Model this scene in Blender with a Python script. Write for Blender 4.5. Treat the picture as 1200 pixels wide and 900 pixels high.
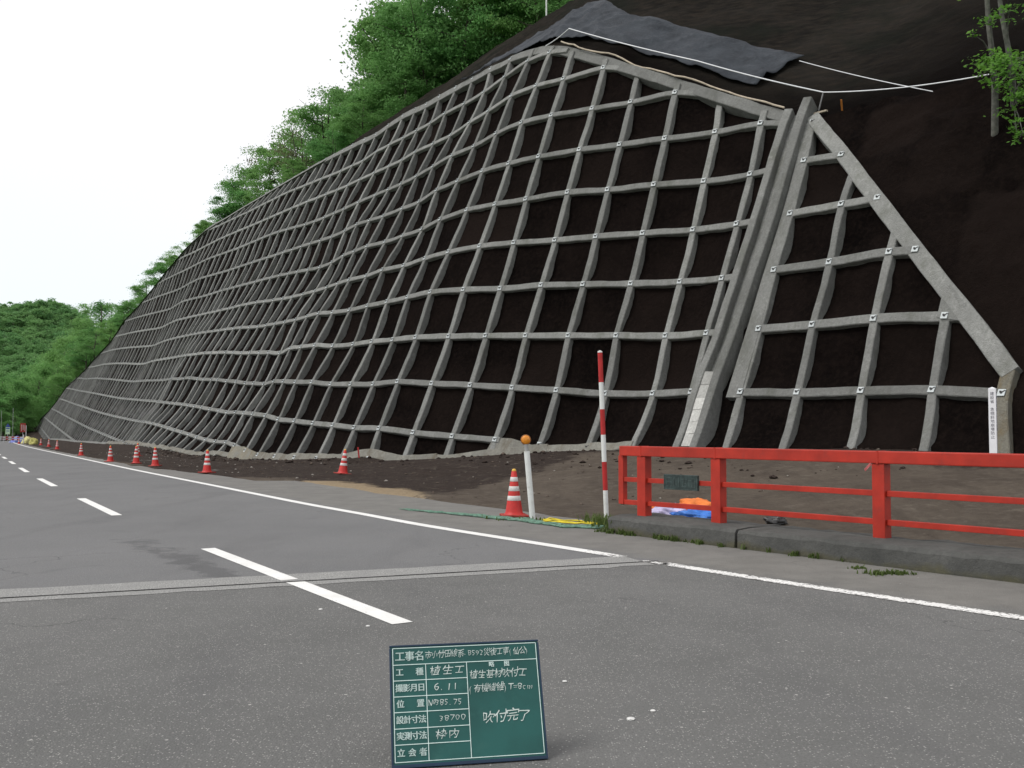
import bpy, bmesh, math, random
import numpy as np
from mathutils import Vector, Matrix, noise

for _o in list(bpy.data.objects):
    bpy.data.objects.remove(_o, do_unlink=True)
SC = bpy.context.scene
COL = SC.collection
R = math.radians
random.seed(7); np.random.seed(7)

# ---------------------------------------------------------------- camera
cd = bpy.data.cameras.new('camera'); cam = bpy.data.objects.new('camera', cd); COL.objects.link(cam)
cd.sensor_width = 36; cd.lens = 34.5; cd.clip_start = .1; cd.clip_end = 4000
cam.location = (0, 0, 1.33); cam.rotation_euler = (R(90+2.49), 0, 0)
SC.camera = cam
# ---------------------------------------------------------------- overcast sky
SUN_EL, SUN_AZ = 52, -110                       # azimuth from +Y, clockwise: light from the open left side
W = bpy.data.worlds.new('World'); SC.world = W; W.use_nodes = True
nt = W.node_tree; bg = nt.nodes['Background']
sky = nt.nodes.new('ShaderNodeTexSky'); sky.sky_type = 'NISHITA'; sky.sun_disc = False
sky.sun_elevation = R(SUN_EL); sky.sun_rotation = R(SUN_AZ); sky.air_density = 1.; sky.dust_density = 6
tc = nt.nodes.new('ShaderNodeTexCoord'); sep = nt.nodes.new('ShaderNodeSeparateXYZ')
nt.links.new(tc.outputs['Generated'], sep.inputs[0])
ramp = nt.nodes.new('ShaderNodeValToRGB')
ramp.color_ramp.elements[0].position = 0.0; ramp.color_ramp.elements[0].color = (7.8, 8.7, 9.0, 1)
ramp.color_ramp.elements[1].position = .30; ramp.color_ramp.elements[1].color = (8.6, 8.5, 8.75, 1)
nt.links.new(sep.outputs['Z'], ramp.inputs[0])
nz = nt.nodes.new('ShaderNodeTexNoise'); nz.inputs['Scale'].default_value = 1.6; nz.inputs['Detail'].default_value = 3
nt.links.new(tc.outputs['Generated'], nz.inputs['Vector'])
cl = nt.nodes.new('ShaderNodeMapRange'); cl.inputs[1].default_value = .3; cl.inputs[2].default_value = .7; cl.inputs[3].default_value = .95; cl.inputs[4].default_value = 1.03
nt.links.new(nz.outputs['Fac'], cl.inputs[0])
ml = nt.nodes.new('ShaderNodeVectorMath'); ml.operation = 'SCALE'
nt.links.new(ramp.outputs[0], ml.inputs[0]); nt.links.new(cl.outputs[0], ml.inputs['Scale'])
mx = nt.nodes.new('ShaderNodeMix'); mx.data_type = 'RGBA'; mx.inputs[0].default_value = .96   # cloud cover over the clear sky
nt.links.new(sky.outputs[0], mx.inputs[6]); nt.links.new(ml.outputs[0], mx.inputs[7])
nt.links.new(mx.outputs[2], bg.inputs[0]); bg.inputs[1].default_value = .1
sd = bpy.data.lights.new('sun', 'SUN'); sd.energy = 1.5; sd.angle = R(24); sd.color = (1, .97, .93)
so = bpy.data.objects.new('sun', sd); COL.objects.link(so)
_d = Vector((math.sin(R(SUN_AZ))*math.cos(R(SUN_EL)), math.cos(R(SUN_AZ))*math.cos(R(SUN_EL)), math.sin(R(SUN_EL))))
so.rotation_euler = (-_d).to_track_quat('-Z', 'Y').to_euler(); so.location = _d*50
SC.view_settings.view_transform = 'Standard'; SC.view_settings.look = 'None'
SC.view_settings.exposure = .3; SC.view_settings.gamma = 1

# ---------------------------------------------------------------- helpers
def tag(o, label=None, cat=None, group=None, kind=None):
    if label: o['label'] = label
    if cat: o['category'] = cat
    if group: o['group'] = group
    if kind: o['kind'] = kind
    return o
def link(name, me, parent=None):
    o = bpy.data.objects.new(name, me); COL.objects.link(o)
    if parent: o.parent = parent
    return o
def empty(name, loc=(0, 0, 0), rz=0.):
    o = bpy.data.objects.new(name, None); COL.objects.link(o)
    o.location = loc; o.rotation_euler = (0, 0, rz); o.empty_display_size = .2
    return o
class MB:
    """collects faces and builds ONE mesh"""
    def __init__(s): s.v = []; s.f = []; s.m = []; s.sm = []
    def add(s, vs, fs, mi=0, smooth=False):
        b = len(s.v); s.v += [tuple(map(float, v)) for v in vs]
        for f in fs: s.f.append([b+i for i in f]); s.m.append(mi); s.sm.append(smooth)
        return s
    def box(s, c, size, rot=None, mi=0, bev=0.):
        x, y, z = [d/2 for d in size]
        if bev > 0:
            bm = bmesh.new(); bmesh.ops.create_cube(bm, size=1)
            for v in bm.verts: v.co = Vector((v.co.x*2*x, v.co.y*2*y, v.co.z*2*z))
            bmesh.ops.bevel(bm, geom=bm.edges[:], offset=bev, segments=2, affect='EDGES', profile=.6)
            vs = [v.co.copy() for v in bm.verts]; bm.verts.index_update(); fs = [[v.index for v in f.verts] for f in bm.faces]; bm.free()
        else:
            vs = [Vector(p) for p in [(-x,-y,-z),(x,-y,-z),(x,y,-z),(-x,y,-z),(-x,-y,z),(x,-y,z),(x,y,z),(-x,y,z)]]
            fs = [[0,3,2,1],[4,5,6,7],[0,1,5,4],[1,2,6,5],[2,3,7,6],[3,0,4,7]]
        M = (rot if rot is not None else Matrix.Identity(3))
        return s.add([M @ v + Vector(c) for v in vs], fs, mi)
    def bar(s, a, b, w, h, mi=0, bev=0., up=(0, 0, 1)):
        a, b = Vector(a), Vector(b); t = (b-a); L = t.length; t.normalize()
        sd_ = t.cross(Vector(up))
        if sd_.length < 1e-4: sd_ = t.cross(Vector((0, 1, 0)))
        sd_.normalize(); u = sd_.cross(t)
        M = Matrix((t, sd_, u)).transposed()
        return s.box((a+b)/2, (L, w, h), M, mi, bev)
    def tube(s, pts, rad, n=8, mi=0, cap=True, smooth=True):
        pts = [Vector(p) for p in pts]
        if not hasattr(rad, '__len__'): rad = [rad]*len(pts)
        vs = []; ref = None
        for i, p in enumerate(pts):
            t = (pts[min(i+1, len(pts)-1)]-pts[max(i-1, 0)]).normalized()
            if ref is None: ref = t.orthogonal().normalized()
            ref = (ref - t*ref.dot(t)).normalized(); q = t.cross(ref)
            for j in range(n):
                a = 2*math.pi*j/n; vs.append(p+(ref*math.cos(a)+q*math.sin(a))*rad[i])
        fs = [[i*n+j, i*n+(j+1) % n, (i+1)*n+(j+1) % n, (i+1)*n+j] for i in range(len(pts)-1) for j in range(n)]
        s.add(vs, fs, mi, smooth)
        if cap: s.add(vs[:n], [list(range(n))[::-1]], mi); s.add(vs[-n:], [list(range(n))], mi)
        return s
    def lathe(s, prof, n=24, c=(0, 0, 0), mi=0, smooth=True):
        vs = []
        for r_, z in prof:
            for j in range(n):
                a = 2*math.pi*j/n; vs.append((c[0]+r_*math.cos(a), c[1]+r_*math.sin(a), c[2]+z))
        fs = [[i*n+j, i*n+(j+1) % n, (i+1)*n+(j+1) % n, (i+1)*n+j] for i in range(len(prof)-1) for j in range(n)]
        return s.add(vs, fs, mi, smooth)
    def build(s, name, mats, parent=None):
        me = bpy.data.meshes.new(name); me.from_pydata(s.v, [], s.f)
        for m in (mats if isinstance(mats, (list, tuple)) else [mats]): me.materials.append(m)
        me.polygons.foreach_set('material_index', s.m); me.polygons.foreach_set('use_smooth', s.sm)
        me.update()
        return link(name, me, parent)
def grid_mesh(name, Pg, mat, parent=None, mask=None, smooth=True, attrs=None, uv=None):
    """Pg: [rows, cols, 3] numpy grid"""
    n, m = Pg.shape[:2]; idx = np.arange(n*m).reshape(n, m)
    f = np.stack([idx[:-1, :-1], idx[:-1, 1:], idx[1:, 1:], idx[1:, :-1]], -1).reshape(-1, 4)
    if mask is not None: f = f[mask.ravel()]
    me = bpy.data.meshes.new(name); me.from_pydata(Pg.reshape(-1, 3).tolist(), [], f.tolist())
    if mat: me.materials.append(mat)
    me.polygons.foreach_set('use_smooth', [smooth]*len(me.polygons))
    for nm, arr in (attrs or {}).items():
        a = me.attributes.new(nm, 'FLOAT', 'POINT'); a.data.foreach_set('value', np.asarray(arr, float).ravel())
    me.update()
    return link(name, me, parent)
def fbm(x, y, z=0., o=4, sc=1.):
    return noise.fractal(Vector((x*sc, y*sc, z*sc)), 1.0, 2.0, o)

# ---------------------------------------------------------------- materials
class NT:
    def __init__(s, name, rough=.9, spec=.3, metal=0.):
        s.mat = bpy.data.materials.new(name); s.mat.use_nodes = True; s.t = s.mat.node_tree
        s.b = s.t.nodes['Principled BSDF']; s.b.inputs['Roughness'].default_value = rough
        s.b.inputs['Specular IOR Level'].default_value = spec; s.b.inputs['Metallic'].default_value = metal
        s.tc = s.t.nodes.new('ShaderNodeTexCoord')
    def n(s, typ, **kw):
        nd = s.t.nodes.new(typ)
        for k, v in kw.items(): setattr(nd, k, v)
        return nd
    def l(s, a, b): s.t.links.new(a, b)
    def vec(s, scale=(1, 1, 1), coord='Object'):
        m = s.n('ShaderNodeMapping'); m.inputs['Scale'].default_value = scale; s.l(s.tc.outputs[coord], m.inputs[0]); return m.outputs[0]
    def noise(s, scale, detail=4, rough=.55, vec=None, dist=0.):
        nd = s.n('ShaderNodeTexNoise'); nd.inputs['Scale'].default_value = scale; nd.inputs['Detail'].default_value = detail
        nd.inputs['Roughness'].default_value = rough; nd.inputs['Distortion'].default_value = dist
        s.l(vec if vec is not None else s.vec(), nd.inputs['Vector']); return nd.outputs['Fac']
    def voro(s, scale, vec=None, out='Distance'):
        nd = s.n('ShaderNodeTexVoronoi'); nd.inputs['Scale'].default_value = scale
        s.l(vec if vec is not None else s.vec(), nd.inputs['Vector']); return nd.outputs[out]
    def map(s, v, a, b, c=0., d=1.):
        nd = s.n('ShaderNodeMapRange'); s.l(v, nd.inputs[0])
        for i, q in enumerate((a, b, c, d)): nd.inputs[i+1].default_value = q
        return nd.outputs[0]
    def math(s, op, a, b=None):
        nd = s.n('ShaderNodeMath', operation=op)
        for i, q in enumerate((a, b)):
            if q is None: continue
            if isinstance(q, (int, float)): nd.inputs[i].default_value = q
            else: s.l(q, nd.inputs[i])
        return nd.outputs[0]
    def mix(s, f, a, b):
        nd = s.n('ShaderNodeMix', data_type='RGBA')
        if isinstance(f, (int, float)): nd.inputs[0].default_value = f
        else: s.l(f, nd.inputs[0])
        for i, q in ((6, a), (7, b)):
            if isinstance(q, tuple): nd.inputs[i].default_value = (*q[:3], 1)
            else: s.l(q, nd.inputs[i])
        return nd.outputs[2]
    def attr(s, name):
        nd = s.n('ShaderNodeAttribute'); nd.attribute_name = name; return nd.outputs['Fac']
    def attrc(s, name):
        nd = s.n('ShaderNodeAttribute'); nd.attribute_name = name; return nd.outputs['Color']
    def color(s, c):
        if isinstance(c, tuple): s.b.inputs['Base Color'].default_value = (*c[:3], 1)
        else: s.l(c, s.b.inputs['Base Color'])
        return s
    def bump(s, h, strength=.4, dist=.01):
        nd = s.n('ShaderNodeBump'); nd.inputs['Strength'].default_value = strength; nd.inputs['Distance'].default_value = dist
        s.l(h, nd.inputs['Height']); s.l(nd.outputs[0], s.b.inputs['Normal']); return s
def simple(name, c, rough=.6, spec=.4, var=.12, sc=6., bump=0., metal=0., dirt=None):
    m = NT(name, rough, spec, metal)
    a = tuple(max(0, q*(1-var)) for q in c); b = tuple(min(1, q*(1+var)) for q in c)
    cc = m.mix(m.map(m.noise(sc, 5), .35, .65), a, b)
    if dirt: cc = m.mix(m.map(m.noise(sc*2.3, 6, .7), .55, .72, 0, .7), cc, dirt)
    m.color(cc)
    if bump: m.bump(m.noise(sc*12, 5), .5, bump)
    return m.mat

def mat_concrete(name, base, stain, wet=.5):
    m = NT(name, .92, .2)
    n1 = m.noise(1.1, 6, .6); n2 = m.noise(14, 6, .7); n3 = m.voro(38)
    c = m.mix(m.map(n1, .3, .7), tuple(q*.8 for q in base), tuple(q*1.18 for q in base))
    c = m.mix(m.map(n2, .3, .75), c, tuple(q*.62 for q in base))
    c = m.mix(m.map(m.noise(1.5, 6, .75, m.vec((1, 1, .4))), .5, .68, 0, wet), c, stain)
    c = m.mix(m.map(m.noise(5, 6, .75, m.vec((1, 1, .25))), .56, .7, 0, .55), c, tuple(q*.55 for q in base))
    c = m.mix(m.map(m.noise(3.1, 5, .7), .58, .74, 0, .5), c, tuple(min(1, q*1.55) for q in base))
    c = m.mix(m.map(n3, 0, .25, .35, 0), c, (base[0]*1.5, base[1]*1.5, base[2]*1.45))
    oi = m.n('ShaderNodeObjectInfo'); hs = m.n('ShaderNodeHueSaturation'); m.l(c, hs.inputs['Color']); m.l(m.map(oi.outputs['Random'], 0, 1, .78, 1.2), hs.inputs['Value']); c = hs.outputs[0]
    m.color(c); m.bump(m.math('ADD', m.noise(22, 6, .75), m.math('MULTIPLY', n3, .5)), 1., .03)
    return m.mat
M_CONC = mat_concrete('sprayed_concrete', (.262, .266, .252), (.13, .135, .115), .75)
M_CONC_STAIN = mat_concrete('stained_concrete', (.235, .225, .185), (.17, .125, .06), .7)
M_CONC_PALE = mat_concrete('precast_concrete', (.56, .56, .53), (.4, .38, .32), .2)
M_FOOT = mat_concrete('footing_concrete', (.25, .245, .215), (.12, .10, .07), .8)

def mat_soil():
    m = NT('peat_soil', 1., .02)
    n1 = m.noise(.55, 6, .6); n2 = m.noise(7, 8, .7); n3 = m.noise(42, 4, .7)
    c = m.mix(m.map(n1, .35, .65), (.0035, .0027, .0026), (.0095, .0068, .006))
    c = m.mix(m.map(n2, .45, .75, 0, .7), c, (.017, .012, .010))
    c = m.mix(m.map(m.attr('cell'), 0, 1, 0, .55), c, (.019, .0135, .0115))
    c = m.mix(m.map(n3, .6, .8, 0, .45), c, (.042, .031, .025))
    sp = m.voro(16, out='Distance')
    c = m.mix(m.map(sp, .03, .055, .5, 0), c, (.22, .17, .11))
    m.color(c); m.bump(m.math('ADD', n2, m.math('MULTIPLY', n3, .5)), 1., .07)
    return m.mat
M_SOIL = mat_soil()
def mat_bank():
    m = NT('sprayed_bank_soil', 1., .02)
    n1 = m.noise(.22, 6, .6); n2 = m.noise(3., 8, .7, m.vec((.5, .5, 2.2))); n3 = m.noise(34, 5, .75)
    c = m.mix(m.map(n1, .35, .65), (.0145, .0138, .0125), (.034, .031, .027))
    c = m.mix(m.map(n2, .42, .72, 0, .8), c, (.050, .041, .032))
    c = m.mix(m.map(m.noise(.35, 4, .6), .5, .64, 0, .7), c, (.016, .019, .015))
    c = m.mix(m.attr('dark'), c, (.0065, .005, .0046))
    c = m.mix(m.map(n3, .58, .8, 0, .4), c, (.085, .07, .053))
    m.color(c); m.bump(m.math('ADD', n2, m.math('MULTIPLY', n3, .6)), 1., .16)
    return m.mat
M_BANK = mat_bank()
def mat_ground():
    m = NT('site_ground', 1., .12)
    v = m.vec()
    n1 = m.noise(.7, 7, .62); n2 = m.noise(5, 8, .7); n3 = m.noise(38, 5, .75)
    stre = m.noise(1.1, 6, .65, m.vec((2.6, .7, 1)), .6)
    c = m.mix(m.map(n1, .32, .68), (.078, .063, .050), (.120, .099, .078))
    c = m.mix(m.map(stre, .45, .7, 0, .6), c, (.055, .044, .036))
    c = m.mix(m.map(n2, .5, .75, 0, .6), c, (.155, .132, .105))
    sand = m.math('ADD', m.attr('sand'), m.map(n2, .3, .7, -.35, .35))
    c = m.mix(m.map(sand, .42, .62), c, m.mix(m.map(n3, .3, .7), (.23, .17, .105), (.36, .29, .19)))
    dk = m.math('ADD', m.attr('dark'), m.math('ADD', m.map(n1, .3, .7, -.3, .3), m.map(n2, .3, .7, -.16, .16)))
    c = m.mix(m.map(dk, .42, .6), c, m.mix(m.map(n2, .35, .7), (.023, .017, .0145), (.05, .037, .03)))
    c = m.mix(m.map(n3, .58, .75, 0, .6), c, (.2, .175, .145))
    c = m.mix(m.map(m.noise(17, 7, .8, m.vec((.5, 1.6, 1))), .52, .7, 0, .75), c, (.05, .04, .033))
    c = m.mix(m.map(m.noise(2.6, 6, .75), .56, .7, 0, .5), c, (.19, .165, .135))
    c = m.mix(m.map(m.voro(26), .035, .06, .7, 0), c, (.36, .33, .28))
    m.color(c); m.bump(m.math('ADD', n2, m.math('MULTIPLY', n3, .6)), 1., .05)
    return m.mat

M_GROUND = mat_ground()
JO = Vector((-4.05, 7.62, 0)); JD = Vector((5.19, 2.02, 0)).normalized(); JN = Vector((-JD.y, JD.x, 0))   # expansion joint
def mat_asphalt():
    m = NT('asphalt', .93, .25)
    n0 = m.noise(.35, 5, .6); n1 = m.noise(2.3, 6, .65); n2 = m.noise(60, 5, .8); v1 = m.voro(95, out='Color')
    sepv = m.n('ShaderNodeSeparateColor'); m.l(v1, sepv.inputs[0])
    dst = m.voro(95)
    # signed distance to the joint: near side is coarser bridge deck asphalt
    dp = m.n('ShaderNodeVectorMath', operation='DOT_PRODUCT'); m.l(m.tc.outputs['Object'], dp.inputs[0]); dp.inputs[1].default_value = JN[:]
    sgn = m.math('SUBTRACT', dp.outputs['Value'], JO.dot(JN))
    near = m.map(sgn, -.02, .02, 1, 0)
    far_c = m.mix(m.map(n0, .35, .65), (.185, .188, .19), (.225, .227, .228))
    near_c = m.mix(m.map(n0, .35, .65), (.145, .147, .14), (.185, .186, .178))
    c = m.mix(near, far_c, near_c)
    c = m.mix(m.map(n1, .4, .7, 0, .35), c, (.225, .222, .216))
    tyre = m.noise(.9, 4, .6, m.vec((1.6, .35, 1)), .3)
    c = m.mix(m.map(tyre, .52, .72, 0, .4), c, (.12, .12, .123))
    c = m.mix(m.map(n2, .35, .75, .6, 0), c, (.075, .075, .074))
    stone = m.math('MULTIPLY', m.map(sepv.outputs[0], .80, .86), m.map(dst, .25, .45, 1, 0))
    c = m.mix(m.math('MULTIPLY', stone, m.map(near, 0, 1, .3, .75)), c, (.44, .43, .41))
    big = m.voro(17, out='Color'); s2 = m.n('ShaderNodeSeparateColor'); m.l(big, s2.inputs[0])
    st2 = m.math('MULTIPLY', m.map(s2.outputs[1], .93, .95), m.map(m.voro(17), .1, .16, 1, 0))
    c = m.mix(m.math('MULTIPLY', st2, near), c, (.42, .41, .39))
    dust = m.math('ADD', m.attr('dust'), m.math('ADD', m.map(n1, .3, .7, -.22, .22), m.map(n2, .3, .7, -.15, .15)))
    c = m.mix(m.map(dust, .3, .8, 0, .75), c, m.mix(m.map(n1, .3, .7), (.145, .140, .127), (.21, .203, .184)))
    # repaired crack running beside the old centre line
    c = m.mix(m.map(m.math('ADD', m.attr('patch'), m.map(m.noise(3.2, 6, .7), .3, .7, -.4, .4)), .45, .7, 0, .5), c, (.07, .07, .072))
    ve = m.n('ShaderNodeTexVoronoi', feature='DISTANCE_TO_EDGE'); ve.inputs['Scale'].default_value = .22
    wv = m.n('ShaderNodeVectorMath', operation='ADD'); nn = m.n('ShaderNodeTexNoise'); nn.inputs['Scale'].default_value = 1.3; nn.inputs['Detail'].default_value = 6
    m.l(m.vec(), nn.inputs['Vector']); sc_ = m.n('ShaderNodeVectorMath', operation='SCALE'); m.l(nn.outputs['Color'], sc_.inputs[0]); sc_.inputs['Scale'].default_value = 1.6
    m.l(m.vec(), wv.inputs[0]); m.l(sc_.outputs[0], wv.inputs[1]); m.l(wv.outputs[0], ve.inputs['Vector'])
    ck = m.math('MULTIPLY', m.map(ve.outputs[0], .0012, .004, .6, 0), m.map(n0, .5, .6))
    c = m.mix(ck, c, (.05, .05, .05))
    oil = m.noise(1.4, 3, .5, None, .8)
    c = m.mix(m.map(oil, .66, .78, 0, .35), c, (.09, .09, .09))
    m.color(c); m.bump(m.math('ADD', n2, m.math('MULTIPLY', dst, .8)), .9, .006)
    return m.mat
M_ASPH = mat_asphalt()
def mat_paint():
    m = NT('road_paint', .7, .35)
    n = m.noise(30, 6, .75); n1 = m.noise(3, 5, .7)
    c = m.mix(m.map(n1, .3, .7), (.66, .66, .63), (.8, .8, .78))
    wear = m.math('ADD', m.attr('wear'), m.math('ADD', m.map(n, .3, .7, -.5, .5), m.map(n1, .3, .7, -.2, .2)))
    mk = m.map(wear, .48, .58)
    c = m.mix(mk, c, (.15, .148, .14)); m.color(c); m.bump(n, .5, .004)
    return m.mat
M_PAINT = mat_paint()
def mat_joint():
    m = NT('joint_mortar', .95, .2)
    c = m.mix(m.map(m.voro(60), .1, .6), (.42, .42, .40), (.25, .25, .24))
    c = m.mix(m.map(m.noise(4, 6, .7), .4, .65, 0, .7), c, (.24, .24, .235))
    m.color(c); m.bump(m.voro(60), 1., .01); return m.mat
M_JOINT = mat_joint()
def mat_kerb():
    m = NT('kerb_concrete', .95, .2)
    n1 = m.noise(1.6, 7, .65); n2 = m.noise(12, 7, .75)
    c = m.mix(m.map(n1, .3, .7), (.065, .067, .063), (.12, .12, .113))
    sx = m.n('ShaderNodeSeparateXYZ'); m.l(m.tc.outputs['Object'], sx.inputs[0])
    low = m.math('ADD', m.map(sx.outputs[2], .02, .15, 1, 0), m.map(n1, .3, .7, -.5, .4))
    c = m.mix(m.map(low, .5, .9, 0, .75), c, (.085, .08, .045))
    c = m.mix(m.map(n2, .45, .75, 0, .6), c, (.05, .05, .048))
    c = m.mix(m.map(m.voro(50), .05, .12, .5, 0), c, (.3, .3, .28))
    m.color(c); m.bump(n2, .9, .02); return m.mat
M_KERB = mat_kerb()
M_RED = simple('red_rail_paint', (.39, .025, .012), .48, .4, .2, 3., .002, dirt=(.25, .028, .02))
M_BRONZE = simple('dark_bronze', (.035, .055, .052), .5, .5, .3, 20, .003, .3)
M_BRONZE2 = simple('worn_bronze', (.075, .10, .095), .45, .5, .3, 20, .002, .4)
M_CONE = simple('cone_orange_red', (.50, .026, .022), .5, .4, .12, 9, .002, dirt=(.35, .05, .03))
M_CONE_BASE = simple('cone_base', (.30, .045, .035), .8, .2, .25, 12, .003, dirt=(.14, .09, .07))
M_WHITE = simple('white_band', (.62, .62, .60), .5, .4, .08, 10, dirt=(.5, .48, .44))
M_YEL = simple('amber_cap', (.7, .42, .06), .4, .5, .1, 10)
M_POSTW = simple('white_post_paint', (.68, .70, .68), .45, .4, .07, 5, .001, dirt=(.45, .46, .4))
M_POLER = simple('red_pole_paint', (.42, .02, .02), .5, .4, .15, 8, .001)
M_STEEL = simple('galvanised_steel', (.45, .46, .47), .45, .5, .15, 20, .001, .6)
M_REFL = simple('amber_reflector', (.66, .23, .012), .25, .6, .15, 40, .002)
M_PLATE = simple('galvanised_plate', (.48, .52, .52), .5, .5, .08, 8, .001)
M_NUT = simple('dark_nut', (.05, .05, .05), .5, .5, .2, 8)
M_NET = None
def mat_mesh():
    m = NT('blue_grey_netting', .75, .3)
    n1 = m.noise(1.2, 5, .6); n2 = m.noise(9, 6, .7)
    c = m.mix(m.map(n1, .35, .65), (.015, .019, .025), (.033, .040, .049))
    c = m.mix(m.map(n2, .5, .75, 0, .6), c, (.055, .066, .078))
    m.color(c); m.bump(n2, .8, .05); return m.mat
M_NETTING = mat_mesh()
M_ROPE = simple('white_rope', (.75, .76, .78), .7, .3, .05)
M_ROPEB = simple('bamboo_strip', (.42, .36, .28), .8, .2, .2, 4)
M_BARK = simple('bark', (.085, .075, .062), .95, .15, .4, 9, .03)
M_BARKG = simple('pale_bark', (.13, .13, .115), .95, .15, .35, 7, .02)
def mat_leaf(name, a, b, c_):
    m = NT(name, .6, .25)
    oi = m.n('ShaderNodeObjectInfo')
    base = m.mix(m.attr('tint'), a, b)
    base = m.mix(m.map(oi.outputs['Random'], 0, 1, 0, .55), base, c_)
    m.color(base)
    tr = m.n('ShaderNodeBsdfTranslucent'); m.l(base, tr.inputs[0])
    ms = m.n('ShaderNodeMixShader'); ms.inputs[0].default_value = .45
    m.l(m.b.outputs[0], ms.inputs[1]); m.l(tr.outputs[0], ms.inputs[2])
    m.l(ms.outputs[0], m.t.nodes['Material Output'].inputs[0])
    return m.mat
M_LEAF = mat_leaf('leaves', (.08, .205, .06), (.19, .43, .13), (.26, .43, .13))
M_LEAFY = mat_leaf('young_leaves', (.09, .22, .03), (.17, .36, .05), (.13, .32, .05))
M_LEAFR = mat_leaf('bronze_leaves', (.11, .10, .06), (.16, .2, .09), (.15, .13, .08))
M_LEAFFAR = mat_leaf('far_leaves', (.085, .20, .075), (.17, .37, .13), (.22, .38, .13))
M_GRASS = mat_leaf('grass', (.05, .10, .02), (.11, .17, .04), (.12, .14, .05))
def mat_forest_floor():
    m = NT('forest_floor', 1., .1)
    c = m.mix(m.map(m.noise(.5, 7, .7), .35, .65), (.03, .05, .018), (.06, .11, .03))
    m.color(c); m.bump(m.noise(3, 6), 1., .1); return m.mat
M_FLOOR = mat_forest_floor()
def mat_grassland():
    m = NT('verge_grass', 1., .1)
    c = m.mix(m.map(m.noise(.6, 7, .7), .35, .65), (.045, .085, .022), (.09, .13, .04))
    c = m.mix(m.map(m.noise(9, 6, .7), .55, .75, 0, .6), c, (.11, .10, .06))
    m.color(c); m.bump(m.noise(12, 6), 1., .05); return m.mat
M_VERGE = mat_grassland()

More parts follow.
